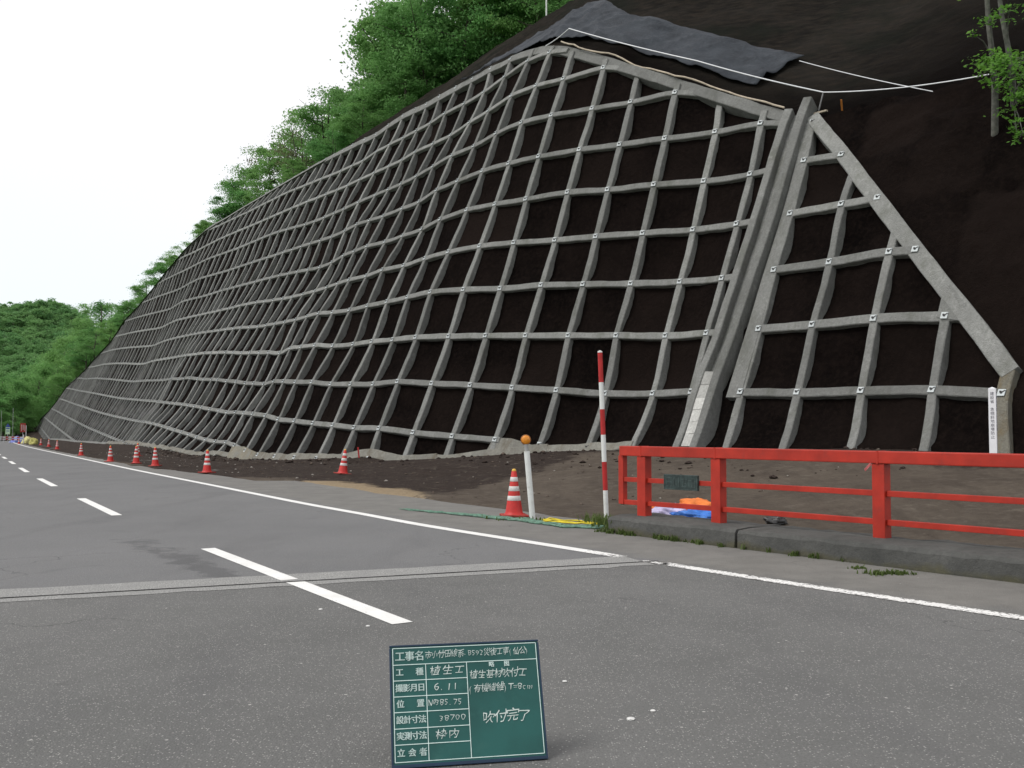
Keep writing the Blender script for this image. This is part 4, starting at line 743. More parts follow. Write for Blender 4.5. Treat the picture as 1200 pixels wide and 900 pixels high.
# toe beam
def toe(a, b, w, top, par, mat, lift=0.):
    mb = sweep(MB(), [(q, r_base(q)+lift+.05*fbm(q*1.3, 2.)) for q in dense(a, b, .2)], w, top, .5, .05); mb.build('footing', mat, par)
toe(-64, -31, .26, .02, grid_main, M_CONC)
toe(-31, -10, .30, .02, grid_main, M_FOOT, .05)
toe(-10, -1.2, .38, .03, grid_main, M_FOOT, .07)
toe(-1.2, 1.2, .38, .03, grid_main, M_FOOT, .05)
toe(1.2, 3.0, .30, .02, grid_main, M_FOOT, .05)
# fillet panels at the toe and at corners
def panel(pts, top, par, mat, dep=.5):
    n = len(pts); P_ = S([p[0] for p in pts], [p[1] for p in pts]); N_ = NRM([p[0] for p in pts], [p[1] for p in pts])
    mb = MB(); a = P_+N_*top; b = P_-N_*dep
    mb.add(list(a)+list(b), [list(range(n))[::-1]]+[[i, (i+1) % n, n+(i+1) % n, n+i] for i in range(n)])
    return mb.build('concrete_panel', mat, par)
panel([(-.05, 4.04), (.35, 4.06), (.9, 3.98), (1.2, 3.88), (.55, 3.66), (-.15, 3.6)][::-1], -.02, grid_main, M_FOOT)
panel([(-10.1, 2.95), (-9.2, 3.08), (-8.1, 3.05), (-8.2, 2.8), (-9.9, 2.6)][::-1], .03, grid_main, M_CONC_STAIN)
panel([(7.9, 5.98), (7.9, 6.52), (8.2, 6.25), (8.5, 5.9)], .009, grid_side, M_CONC)

# anchor plates
def plate_mesh():
    mb = MB(); mb.box((0, 0, .012), (.175, .175, .024), bev=.004)
    mb.lathe([(.03, .02), (.032, .055), (.012, .06), (.012, .09), (0, .09)], 6, (0, 0, 0), 1, False)
    mb.box((.045, .03, .03), (.09, .025, .012), Matrix.Rotation(R(35), 3, 'Z'), 1)
    o = mb.build('anchor_plate', [M_PLATE, M_NUT]); me = o.data; bpy.data.objects.remove(o); return me
PM = plate_mesh()
plates = []
for k in range(-90, 10):
    rt, rb = r_top(k), r_base(k)
    if k == 5: rt = 10.1
    for r in range(0, 15):
        if (rb-.10 if k < 3 else rb+.3) <= r <= rt+.05:
            if k in (9,) and r != 5: continue
            plates.append((k, r))
plates += [(5.68, 9), (6.58, 8), (7.38, 7)]
inf = []
for k, r in plates:
    p = S(k+ksh(k, r), r); n = NRM(k, r); t = S(k+.05, r)-S(k-.05, r); t /= np.linalg.norm(t); b = np.cross(n, t)
    M4 = Matrix(((t[0], b[0], n[0], p[0]+n[0]*.016), (t[1], b[1], n[1], p[1]+n[1]*.016), (t[2], b[2], n[2], p[2]+n[2]*.016), (0, 0, 0, 1)))
    inf.append((float(np.linalg.norm(p)), k, M4))
inf.sort(key=lambda q: q[0])
rest = MB(); pv = [v.co.copy() for v in PM.vertices]; pf = [(list(f.vertices), f.material_index) for f in PM.polygons]
nmain = 0
for d_, k, M4 in inf:
    if k > 4: o = link('anchor_plate', PM, grid_side); o.matrix_local = M4; continue
    if nmain < 295: o = link('anchor_plate', PM, grid_main); o.matrix_local = M4; nmain += 1; continue
    b_ = len(rest.v); rest.v += [tuple(M4 @ v) for v in pv]
    for f, mi in pf: rest.f.append([b_+q for q in f]); rest.m.append(mi); rest.sm.append(False)
tag(rest.build('anchor_plate', [M_PLATE, M_NUT], grid_main), kind='stuff')

# drainage chute between the two lattices
chute = empty('drainage_chute'); tag(chute, 'steep concrete drainage chute with two side walls between the lattice panels', 'drain')
WL = [(4.53, 10.22), (4.44, 9.17), (4.37, 7.34), (4.29, 5.84), (4.2, 5.27), (4.05, 3.9)]
WR = [(4.83, 10.45), (4.77, 9.08), (4.71, 7.29), (4.60, 5.82), (4.55, 5.26), (4.46, 3.9)]
CH = [(4.68, 10.2), (4.6, 9.1), (4.54, 7.3), (4.44, 5.8), (4.37, 5.3), (4.25, 3.9)]
def fr(pl, s_): 
    q = poly_dense(pl, .3); return q
sweep(MB(), poly_dense(WL, .3), .28, .20, .8, .015).build('side_wall', M_CONC, chute)
sweep(MB(), poly_dense(WR, .3), .30, .24, .9, .015).build('side_wall', M_CONC, chute)
sweep(MB(), poly_dense(CH, .3), .42, -.06, .5, .015).build('channel_bed', M_CONC, chute)
a_, b_ = np.array([4.375, 5.30]), np.array([4.255, 3.95])
for i in range(6):
    p0 = a_+(b_-a_)*(i/6+.002); p1 = a_+(b_-a_)*((i+1)/6-.003)
    sweep(MB(), [tuple(p0), tuple((p0+p1)/2), tuple(p1)], .42, .17+.010*random.random(), .02, .004).build('cover_slab', M_CONC_PALE, chute)
# flat slab between the chute wall and the first column of the side panel
L1 = [(4.86, 10.1), (4.86, 9), (4.83, 7.3), (4.77, 5.8), (4.75, 4.92)]
mb = MB(); rs = np.linspace(10.05, 4.9, 22)
kl = [interp(-r, [(-p[1], p[0]) for p in L1]) for r in rs]
A_ = S(kl, rs)+NRM(kl, rs)*.006; B_ = S([5.02]*22, rs)+NRM([5.02]*22, rs)*.006
Al = A_-NRM(kl, rs)*.5; Bl = B_-NRM([5.02]*22, rs)*.5
vs = list(A_)+list(B_)+list(Al)+list(Bl); fs = []
for i in range(21): fs += [[i, 22+i, 23+i, i+1], [44+i, i, i+1, 45+i], [22+i, 66+i, 67+i, 23+i]]
fs += [[21, 43, 87, 65], [0, 44, 66, 22]]
mb.add(vs, fs).build('concrete_panel', M_CONC, chute)
def reroot(root, loc):
    loc = Vector(loc); root.location = loc
    for c in root.children: c.location = c.location-loc
reroot(grid_main, S(-10, r_base(-10))); reroot(grid_side, S(7, 4.)); reroot(chute, S(4.3, 3.95))

# ---------------------------------------------------------------- netting, ropes and stakes on the bank
NU = [(-6.6, .0), (-5.0, .5), (-4.2, 2.4), (-3.1, 3.9), (-2.3, 4.7), (-1.2, 4.2), (-.5, 3.75), (.9, 4.0), (2.3, 3.8), (3.9, 3.9)]
NL = [(-6.4, -.1), (-4.9, .1), (-3.6, .3), (-2.7, .35), (-1.9, .6), (-.9, 1.2), (-.3, 1.1), (1.0, 1.35), (2.2, 1.2), (3.5, 1.25)]
nu, nv = 110, 30
Pg = np.zeros((nv, nu, 3))
for j in range(nu):
    t = j/(nu-1)*(len(NU)-1)
    xs = list(range(len(NU)))
    ku = np.interp(t, xs, [p[0] for p in NU]); su = np.interp(t, xs, [p[1] for p in NU])
    kl_ = np.interp(t, xs, [p[0] for p in NL]); sl = np.interp(t, xs, [p[1] for p in NL])
    for i in range(nv):
        v = i/(nv-1); k = kl_+(ku-kl_)*v; s_ = sl+(su-sl)*v
        s_ += .08*fbm(k*1.1, 8.)*(1-v)+.08*fbm(k*1.1, 3.)*v
        p = bank(k, max(s_, 0)); 
        fold = .10+.05*fbm(k*1.3, s_*1.1, 2.)+.05*abs(fbm(k*3.1+s_, s_*1.3, 6.))+.22*max(0, noise.noise(Vector((k*2.6+s_*1.2, s_*.35, 3.))))**1.3+.10*(1-min(1, abs(noise.noise(Vector((k*1.7-s_*.5, s_*.6, 8.))))*7)) + .12*math.exp(-((k+2.55+(s_-4)*.12)/.14)**2)
        hem = min(1, v*7+.2)*min(1, (1-v)*7+.2)
        Pg[i, j] = p+np.array([-.35, -.35, .85])*(fold*(.5+.5*hem)+.06)
o = grid_mesh('slope_netting', Pg, M_NETTING)
sm = o.modifiers.new('thick', 'SOLIDIFY'); sm.thickness = .02
tag(o, 'blue grey netting sheet draped over the bank above the lattice peak', 'netting')

def out_b(k, s_, h): p = bank(k, s_); return Vector(p)+Vector((-.3, -.35, .85))*h
def rope(name, pts, rad, mat, label, cat='rope', sag=.0, parent=None):
    dp = []
    for a, b in zip(pts, pts[1:]):
        for q in range(12):
            f = q/12; p = Vector(a).lerp(Vector(b), f); p.z -= sag*4*f*(1-f); dp.append(p)
    dp.append(Vector(pts[-1]))
    o = MB().tube(dp, rad, 6).build(name, mat, parent)
    if label: tag(o, label, cat)
    return o
def pt(px, py, D):
    return Vector(((px-600)/1150*D, D, 1.33+(500-py)/1150*D))
st_top = pt(970, 103, 31.6)
TR_R = pt(1175, 80, 25.75)
rope('safety_rope', [pt(640, 47, 42.2), pt(668, 26, 41.3), pt(820, 65, 35.2), st_top], .022, M_ROPE, 'white rope stretched from the netting peak down to the grey stake', 'rope', .05)
rope('safety_rope', [st_top, TR_R], .018, M_ROPE, 'white rope running from the grey stake to the trees at right', 'rope', .12)
rope('safety_rope', [pt(942, 65, 34.4), pt(1100, 102, 27.7)], .014, M_ROPE, 'thin pale rope crossing the bare bank right of the netting', 'rope', .05)
o = MB().tube([pt(964, 126, 31.7), st_top], .025, 6).build('stake', simple('grey_stake', (.2, .2, .2), .6, .3)); tag(o, 'thin grey stake holding the white rope above the chute', 'stake')
o = MB().bar(pt(992, 125, 30.9), pt(991, 112, 30.7), .055, .03).build('stake', simple('orange_stake', (.55, .2, .04), .7, .3)); tag(o, 'short orange wooden stake in dark soil right of the chute', 'stake')
o = MB().bar(pt(959, 129, 31.5), pt(974, 125, 31.1), .10, .06, 0, .01).build('timber_offcut', M_ROPEB); tag(o, 'pale timber offcut lying at the top of the chute', 'timber')
# bamboo strip laid along the top edge beam
mb = MB(); pts = [tuple(S(k, interp(k, TOP)+.17)+NRM(k, interp(k, TOP))*.05) for k in np.linspace(-1.6, 4.4, 30)]
o = mb.tube(pts, .035, 5).build('edging_strip', M_ROPEB); tag(o, 'thin pale strip lying along the top edge of the lattice', 'edging')
# pale pole on the crest
p = pt(641, 22, 61.5); o = MB().tube([p, p+Vector((0, 0, 3.))], .05, 8).build('marker_pole', M_POSTW); tag(o, 'thin white pole standing on the crest before the trees', 'pole')

# ---------------------------------------------------------------- bridge kerb and red railing
KA, KB = Vector((1.20, 12.42, 0)), Vector((4.35, 8.35, 0)); kd = (KB-KA).normalized(); kn = Vector((-kd.y, kd.x, 0))   # kn: away from the road
if kn.x < 0: kn = -kn
KM = 1.0
kerb = empty('bridge_kerb', KA); tag(kerb, 'low weathered concrete kerb under the red railing', 'kerb')
def kerb_block(a, b, seed):
    n = max(8, int((b-a)/.12)); prof = [(0, -.25), (.0, .02), (.01, .165), (.035, .20), (.25, .212), (.55, .21), (.82, .20), (.86, .16), (.86, -.25)]
    vs = []; fs = []
    for i in range(n+1):
        s_ = a+(b-a)*i/n
        for q, (u, z) in enumerate(prof):
            jn = .012*fbm(s_*2.2+seed, q*1.7, 3.)+(.012*fbm(s_*9, q*3.1, 1.) if 1 < q < 7 else 0)
            pnt = kd*s_+kn*(u+jn); vs.append((pnt.x, pnt.y, z+(jn if z > 0 else 0)))
    m = len(prof)
    for i in range(n):
        for q in range(m-1): fs.append([i*m+q, i*m+q+1, (i+1)*m+q+1, (i+1)*m+q])
    fs += [list(range(m))[::-1], [n*m+q for q in range(m)]]
    return MB().add(vs, fs).build('kerb_block', M_KERB, kerb)
kerb_block(0, 2.02, 1); kerb_block(2.06, 9.0, 5)
rail = empty('bridge_railing'); tag(rail, 'bright red bridge railing of square posts and three rails', 'railing')
P1, P2, P3 = Vector((1.67, 12.43, 0)), Vector((2.43, 11.58, 0)), Vector((3.75, 10.0, 0))
d23 = (P3-P2).normalized(); P4 = P3+d23*2.06; P5 = P4+d23*2.06; P6 = P5+d23*2.06; P0 = P1-(P2-P1).normalized()*.36
PS = [P1, P2, P3, P4, P5, P6]
cols = []
def rot_of(d): d = d.normalized(); return Matrix(((d.x, -d.y, 0), (d.y, d.x, 0), (0, 0, 1)))
for i, p in enumerate(PS):
    d = (PS[min(i+1, 5)]-PS[max(i-1, 0)])
    MB().box(p+Vector((0, 0, (.2+.955)/2)), (.135, .125, .755), rot_of(d), bev=.006).build('post', M_RED, rail)
seq = [P0]+PS
for a, b in zip(seq, seq[1:]):
    d = (b-a).normalized(); up = Vector((0, 0, 1))
    MB().bar(a+up*1.02+d*.004, b+up*1.02-d*.004, .15, .125, 0, .010).build('top_rail', M_RED, rail)
    s0 = .0 if a is P0 else .07
    for z in (.655, .365):
        MB().bar(a+up*z+d*s0, b+up*z-d*.066, .055, .058, 0, .004).build('lower_rail', M_RED, rail)
    if a is not P0:
        MB().bar(a+up*1.02-d*.012, a+up*1.02+d*.012, .157, .132, 0, .002).build('rail_sleeve', M_RED, rail)
d = (P1-P0).normalized()
MB().bar(P0+Vector((0, 0, .338))+d*.0, P0+Vector((0, 0, .958)), .085, .075, 0, .004, up=(kn.x, kn.y, 0)).build('end_bar', M_RED, rail)
# name plate fixed to the middle rail of the first bay
d = (P2-P1).normalized(); nrm = -Vector((-d.y, d.x, 0)); 
if nrm.y > 0: nrm = -nrm
pc = P1.lerp(P2, .545)+nrm*.045+Vector((0, 0, .655))
MX = Matrix((d, -nrm, Vector((0, 0, 1)))).transposed()
npl = MB().box(pc, (.52, .03, .185), MX, bev=.005).build('name_plate', M_BRONZE, rail)
mb = MB(); F_ = pc+nrm*.016
def stroke(u0, v0, u1, v1, w=.008):
    a = F_+d*u0+Vector((0, 0, v0)); b = F_+d*u1+Vector((0, 0, v1)); mb.bar(a, b, w, .006, up=tuple(nrm))
for (c0, ss) in ((-.17, [(-.04,.05,.04,.05),(-.04,0,.04,0),(0,.06,0,-.06),(-.04,-.05,.04,-.05),(-.035,.03,-.035,-.03)]), (-.06, [(-.03,.06,-.04,-.05),(0,.05,0,-.05),(.035,.06,.035,-.06)]),
                 (.06, [(-.04,.04,.04,.04),(0,.06,-.03,-.06),(-.02,-.01,.03,-.01),(.03,.03,.03,-.05),(-.04,-.05,.04,-.05)]), (.17, [(-.035,.06,-.035,-.06),(-.05,.03,-.01,.03),(.0,.05,.05,.05),(.0,.0,.05,.0),(.0,-.055,.0,.03),(.05,-.055,.05,.03),(.0,-.05,.05,-.05)])):
    for a in ss: stroke(c0+a[0], a[1], c0+a[2], a[3])
for (a, b, c, e) in ((-.25, .085, .25, .085), (-.25, -.085, .25, -.085), (-.25, -.085, -.25, .085), (.25, -.085, .25, .085)): stroke(a, b, c, e, .006)
mb.build('raised_lettering', M_BRONZE2, npl)
rb_ = P3+Vector((0, 0, .945))-kn*.08-d23*.05
o = MB().add([rb_, rb_+Vector((-.02, -.01, .02)), rb_+Vector((-.10, -.06, -.045)), rb_+Vector((-.085, -.05, -.065)), rb_+Vector((-.05, -.035, -.03))], [[0, 1, 2, 3, 4]]).build('ribbon', simple('pink_ribbon', (.75, .22, .22), .6, .3)); o.modifiers.new('t', 'SOLIDIFY').thickness = .003
tag(o, 'small pink ribbon tied under the railing joint', 'ribbon')
reroot(rail, P1+Vector((0, 0, .2)))

# ---------------------------------------------------------------- tarpaulin and bags behind the railing
def lump(name, c, size, mat, seed, label, cat, res=26, flat=.0, crease=.25, rot=0):
    bm = bmesh.new(); bmesh.ops.create_icosphere(bm, subdivisions=4, radius=1)
    Rm = Matrix.Rotation(rot, 3, 'Z')
    for v in bm.verts:
        n = v.co.normalized(); k_ = 1+crease*fbm(n.x*1.6+seed, n.y*1.6, n.z*1.6)+.10*fbm(n.x*6+seed, n.y*6, n.z*6)
        p = n*k_; p = Vector((p.x*size[0], p.y*size[1], max(p.z, -.12)*size[2])); v.co = Rm @ p
    me = bpy.data.meshes.new(name); bm.to_mesh(me); bm.free(); me.materials.append(mat)
    me.polygons.foreach_set('use_smooth', [True]*len(me.polygons))
    o = link(name, me); o.location = c; tag(o, label, cat); return o
M_TARP = simple('blue_tarp', (.03, .15, .52), .45, .5, .3, 5, .01, dirt=(.10, .30, .62))
M_ORG = simple('orange_cloth', (.75, .20, .045), .7, .3, .2, 6, .01)
M_LAV = simple('lavender_sack', (.50, .46, .66), .6, .3, .15, 6, .01)
def gp(px, py, dz=0.):                      # plan helper used once per prop
    return Vector((px, py, gz(px, py)+dz))
TB = .08
lump('tarpaulin', gp(2.48, 13.55, .05), (.36, .24, .10), M_TARP, 3, 'crumpled blue tarpaulin on the ground behind the red railing', 'tarpaulin', crease=.45, rot=-.2)
lump('work_bag', gp(2.62, 14.1, .13), (.30, .2, .13), M_ORG, 8, 'orange bundle lying behind the blue tarpaulin', 'bundle', crease=.35, rot=-.1)
lump('sack', gp(2.20, 13.8, .08), (.26, .2, .13), M_LAV, 5, 'lavender sack lying beside the blue tarpaulin', 'sack', crease=.3)
lump('work_bag', gp(2.22, 14.7, .05), (.30, .12, .08), M_ORG, 15, 'flat orange cloth behind the first railing post', 'cloth', crease=.5)
lump('rubbish_sack', gp(3.52, 13.2, .03), (.13, .1, .10), simple('black_plastic', (.03, .03, .03), .4, .5), 25, 'small black and red scrap on the dirt right of the tarpaulin', 'rubbish', crease=.5)

# ---------------------------------------------------------------- posts and cones by the road
# red and white snow pole beside the kerb end
pb = Vector((1.33, 13.85, 0)); pb.z = gz(pb.x, pb.y)-.05
pole = empty('snow_pole', pb); tag(pole, 'tall red and white banded snow pole at the kerb end', 'pole')
zs = [0, .48, .88, 1.26, 1.62, 2.0, 2.42]; tops = Vector((-.085, 0, 2.42)).normalized()
for i, (a, b) in enumerate(zip(zs, zs[1:])):
    MB().tube([tops*a, tops*b], .034, 14, cap=(i == 5)).build('pole_band', M_POSTW if i % 2 == 0 else M_POLER, pole)
MB().lathe([(.034, 0), (.034, .02), (.0, .035)], 14, tuple(tops*2.42)).build('pole_cap', M_WHITE, pole)
# white delineator with amber reflector, leaning left
pb = Vector((.30, 14.15, 0)); pb.z = gz(pb.x, pb.y)-.05
dl = empty('delineator_post', pb); tag(dl, 'leaning white marker post with round amber reflector on top', 'marker post')
ax = Vector((-.085, 0, 1.0)).normalized()
MB().tube([ax*0, ax*1.03], .042, 16).build('post', M_POSTW, dl)
MB().tube([ax*1.03, ax*1.13], .03, 12).build('bracket', simple('grey_bracket', (.3, .3, .29), .6, .3), dl)
rc = ax*1.195
rr = MB(); n_ = 24; vs = []
for (r_, y) in ((0, -.035), (.05, -.033), (.062, -.02), (.066, 0), (.062, .02), (.05, .033), (0, .035)):
    for j in range(n_):
        a = 2*math.pi*j/n_; vs.append(rc+Vector((r_*math.cos(a), y, r_*math.sin(a))))
rr.add(vs, [[i*n_+j, i*n_+(j+1) % n_, (i+1)*n_+(j+1) % n_, (i+1)*n_+j] for i in range(6) for j in range(n_)], 0, True)
rfl = rr.build('reflector', M_REFL, dl)
MB().tube([rc+Vector((.068*math.cos(a), 0, .068*math.sin(a))) for a in np.linspace(0, 2*math.pi, 25)], .008, 6, cap=False).build('rim', simple('reflector_rim', (.25, .1, .03), .5, .4), rfl)

# traffic cones
def cone(loc, tilt=0., rz=0., bands=True):
    t = empty('traffic_cone', loc, rz); t.rotation_euler = (tilt, tilt*.6, rz)
    MB().box((0, 0, .0155), (.385, .385, .031), bev=.012).build('base', M_CONE_BASE, t)
    def rad_at(z): return .132-(z-.03)/.65*.098
    MB().lathe([(.150, .0312), (.135, .05), (rad_at(.08), .08), (rad_at(.3), .3), (rad_at(.66), .66), (.026, .675)], 28).build('cone_body', M_CONE, t)
    for a, b in ((.235, .305), (.375, .445), (.515, .58)):
        MB().lathe([(rad_at(a)+.0005, a), (rad_at(a)+.003, a+.003), (rad_at(b)+.003, b-.003), (rad_at(b)+.0005, b)], 28).build('reflective_band', M_WHITE, t)
    MB().lathe([(.03, .664), (.034, .672), (.03, .69), (.016, .70), (0, .702)], 16).build('cap', M_YEL, t)
    return t
first = cone((0, 0, 0))
def copy_tree(o, parent=None):
    c = o.copy(); COL.objects.link(c)
    if parent: c.parent = parent
    for ch in list(o.children): copy_tree(ch, c)
    return c
CONES = [  # px at base, distance, label, tilt
 ((.03, 14.6), 'nearest and largest traffic cone, beside the leaning white marker post', .0),
 ((-4.75, 27.6), 'tilted traffic cone standing alone on the dark soil near the toe', .10),
 ((-9.3, 30.0), 'traffic cone on the road side standing left of the tilted one', .02),
 ((-13.2, 36.4), 'traffic cone just right of the overlapping pair', -.02),
 ((-14.9, 39.0), 'front traffic cone of the overlapping pair', .015),
 ((-19.6, 51.5), 'rear traffic cone half hidden behind the front one of the pair', .0),
 ((-17.6, 43.1), 'traffic cone just left of the overlapping pair', .0),
 ((-24.1, 55.0), 'traffic cone midway along the verge, nearer than the far trio', .0),
 ((-34.7, 75.0), 'nearest cone of the far trio on the verge', .0),
 ((-41.7, 88.5), 'middle cone of the far trio on the verge', .0),
 ((-49.6, 103.5), 'farthest cone of the far trio on the verge', .0),
 ((-61.2, 122.), 'distant small cone by the yellow covered equipment', .0)]
for i, ((x, y), lab, tl) in enumerate(CONES):
    c = first if i == 0 else copy_tree(first)
    c.location = (x, y, gz(x, y)+.005); c.rotation_euler = (tl*.3, tl, R(27*i+9))
    tag(c, lab, 'traffic cone', 'traffic cones along the verge')

# white numbered post in front of the side panel
pb = Vector((9.55, 19.5, 0)); pb.z = gz(pb.x, pb.y)-.1
htop = 1.33+46.5/1150*19.5-pb.z
sg = empty('marker_post', pb, R(-32)); tag(sg, 'white square post with blue vertical writing beside the right lattice edge', 'marker post')
hw = .068
mb = MB(); mb.add([(-hw, -hw, 0), (hw, -hw, 0), (hw, hw, 0), (-hw, hw, 0), (-hw, -hw, htop-.03), (hw, -hw, htop-.03), (hw, hw, htop-.03), (-hw, hw, htop-.03), (0, 0, htop)],
   [[0, 1, 5, 4], [1, 2, 6, 5], [2, 3, 7, 6], [3, 0, 4, 7], [4, 5, 8], [5, 6, 8], [6, 7, 8], [7, 4, 8], [3, 2, 1, 0]]).build('post', simple('sign_white', (.8, .8, .82), .45, .4, .04), sg)
FONT = bpy.data.fonts.load('<builtin>') if '<builtin>' in [f.filepath for f in bpy.data.fonts] else None
def text_mesh(body, size, extrude=.0004, offset=0., shear=0., align='LEFT', jit=0.):
    cu = bpy.data.curves.new('t', 'FONT'); cu.body = body; cu.size = size; cu.extrude = extrude; cu.offset = offset; cu.shear = shear
    cu.align_x = align; cu.align_y = 'CENTER'; cu.resolution_u = 3
    o = bpy.data.objects.new('t', cu); COL.objects.link(o)
    dg = bpy.context.evaluated_depsgraph_get(); me = bpy.data.meshes.new_from_object(o.evaluated_get(dg))
    bpy.data.objects.remove(o); bpy.data.curves.remove(cu)
    co = np.zeros(len(me.vertices)*3); me.vertices.foreach_get('co', co); co = co.reshape(-1, 3)
    if jit:
        for q in range(len(co)):
            co[q, 0] += jit*size*noise.noise(Vector((co[q, 0]/size*1.5, co[q, 1]/size*1.5, 1.+len(body))))
            co[q, 1] += jit*size*noise.noise(Vector((co[q, 0]/size*1.5, co[q, 1]/size*1.5, 7.+len(body))))
    fs = [list(p.vertices) for p in me.polygons]; bpy.data.meshes.remove(me)
    return co, fs
M_BLUEINK = simple('blue_ink', (.03, .035, .16), .6, .3)
M_BLKINK = simple('black_ink', (.03, .03, .05), .6, .3)
def vertical(chars, mb, face, z0, dz, size, mi):
    z = z0
    for ch in chars:
        if ch != ' ':
            co, fs = text_mesh(ch, size, .0006, .0, align='CENTER')
            if face == 0: vs = [(c[0], -hw-.0008-c[2], z+c[1]) for c in co]
            else: vs = [(hw+.0008+c[2], c[0], z+c[1]) for c in co]
            mb.add(vs, fs, mi)
        z -= dz
mb = MB(); vertical('建設省 急傾斜地崩壊防止', mb, 0, htop-.14, .078, .075, 0); vertical('区域境界標 注意危険', mb, 1, htop-.14, .078, .075, 1)
mb.build('lettering', [M_BLKINK, M_BLUEINK], sg)

# ---------------------------------------------------------------- site blackboard
BL = Vector((-.462, 3.865, 0)); BR = Vector((.148, 3.985, 0)); bx_ = (BR-BL).normalized(); bw = .615; bh = .47
lean = R(23); fw = Vector((-bx_.y, bx_.x, 0)); up_ = (Vector((0, 0, 1))*math.cos(lean)+fw*math.sin(lean)).normalized(); out_ = bx_.cross(up_); 
if out_.y > 0: out_ = -out_
board = bpy.data.objects.new('site_blackboard', None); COL.objects.link(board)
BM = Matrix((bx_, -out_, up_)).transposed().to_4x4(); BM.translation = BL+Vector((0, 0, .004)); board.matrix_world = BM
tag(board, 'green construction chalkboard with white Japanese writing standing on the asphalt', 'chalkboard')
# local axes: x along the board, z up its face, -y towards the viewer
M_BOARD = simple('chalkboard_green', (.012, .085, .075), .5, .35, .18, 4, .0005, dirt=(.025, .11, .095))
M_BFRAME = simple('board_edge', (.008, .028, .06), .5, .4, .15, 8, .001)
M_CHALK = simple('chalk', (.58, .66, .62), .9, .1, .12, 60)
M_LINE = simple('board_lines', (.66, .80, .76), .8, .2, .08, 60)
MB().box((bw/2, .006, bh/2), (bw, .010, bh), bev=.002).build('panel', M_BOARD, board)
fm = MB()
for c, s_ in (((bw/2, .006, .006), (bw+.006, .026, .013)), ((bw/2, .006, bh-.003), (bw+.006, .018, .007)), ((.0, .006, bh/2), (.007, .018, bh-.02)), ((bw, .006, bh/2), (.007, .018, bh-.02))): fm.box(c, s_, bev=.002)
fm.build('frame', M_BFRAME, board)
lw = .0026
def hl(mb, x0, x1, z): mb.box(((x0+x1)/2, -.0003, z), (abs(x1-x0), .0012, lw))
def vl(mb, x, z0, z1): mb.box((x, -.0006, (z0+z1)/2), (lw, .0012, abs(z1-z0)))
mb = MB(); m_ = .010; X0, X1, Z0, Z1 = m_, bw-m_, .022, bh-.012
rows_ = [Z1, Z1-.066, Z1-.128, Z1-.190, Z1-.250, Z1-.312, Z1-.372, Z0]
hl(mb, X0, X1, Z1); hl(mb, X0, X1, Z0); vl(mb, X0, Z0, Z1); vl(mb, X1, Z0, Z1)
hl(mb, X0, X1, rows_[1])
XA, XB = X0+.132, X0+.300
for z in rows_[2:-1]: hl(mb, X0, XB, z)
vl(mb, XA, Z0, rows_[1]); vl(mb, XB, Z0, rows_[1])
mb.build('ruled_lines', M_LINE, board)
def put(mb, body, x, z, size, bold=.0, shear=0., jit=0., sx=1., rot=0.):
    co, fs = text_mesh(body, size, .0003, bold, shear, jit=jit)
    c_, s_ = math.cos(rot), math.sin(rot)
    mb.add([(x+(q[0]*c_-q[1]*s_)*sx, -.0008-q[2], z+(q[0]*s_+q[1]*c_)) for q in co], fs)
mb = MB(); rc_ = [(rows_[i]+rows_[i+1])/2 for i in range(7)]
def spread(body, x0, x1, z, size):
    n = len(body); w_ = size*.98
    for i, ch in enumerate(body):
        for q in (-1, 0, 1): put(mb, ch, x0+(x1-x0-w_)*(i/(n-1) if n > 1 else 0)+.0008*q, z+.0004*q, size, .0)
spread('工事名', X0+.008, XA-.004, rc_[0]-.002, .041)
spread('工種', X0+.010, XA-.010, rc_[1], .032)
spread('撮影月日', X0+.007, XA-.005, rc_[2], .032)
spread('位置', X0+.010, XA-.010, rc_[3], .032)
spread('設計寸法', X0+.007, XA-.005, rc_[4], .032)
spread('実測寸法', X0+.007, XA-.005, rc_[5], .032)
spread('立会者', X0+.008, XA-.006, rc_[6], .032)
spread('略図', XB+.092, XB+.178, rows_[1]-.015, .023)
mb.build('printed_lettering', M_LINE, board)
def hand(body, x, z, size, adv=None, sx=1., sh=.12):
    xx = x; mb = MB()
    for ch in body:
        full = ord(ch) > 0x2000
        a = size*(.98 if full else .60)*sx
        if ch != ' ':
            put(mb, ch, xx, z+random.uniform(-.03, .03)*size, size*random.uniform(.93, 1.07), -.0003 if full else -.0007, sh, .16, sx, random.uniform(-.06, .06))
        xx += a if adv is None else adv
    return mb.build('chalk_writing', M_CHALK, board)
hand('市小竹田線系-B592災復工事(仙公)', XA-.002, rc_[0]+.002, .036, None, .76)
hand('植生工', XA+.016, rc_[1], .042, .050)
hand('6.11', XA+.028, rc_[2], .046, .026)
hand('№385.75', XA+.003, rc_[3], .038, None, .80)
hand('38700', XA+.045, rc_[4], .036, .022)
hand('枠内', XA+.028, rc_[5], .044, .052)
hand('植生基材吹付工', XB+.010, rows_[1]-.052, .042, None, .82)
hand('(有機繊維)T=8cm', XB+.004, rows_[1]-.108, .040, None, .80)
hand('吹付完了', XB+.052, rows_[1]-.222, .054, None, .92)
MB().bar((bw*.5, .012, bh*.86), (bw*.5, .30, .005-.0), .02, .012).build('prop_leg', M_BARKG, board)

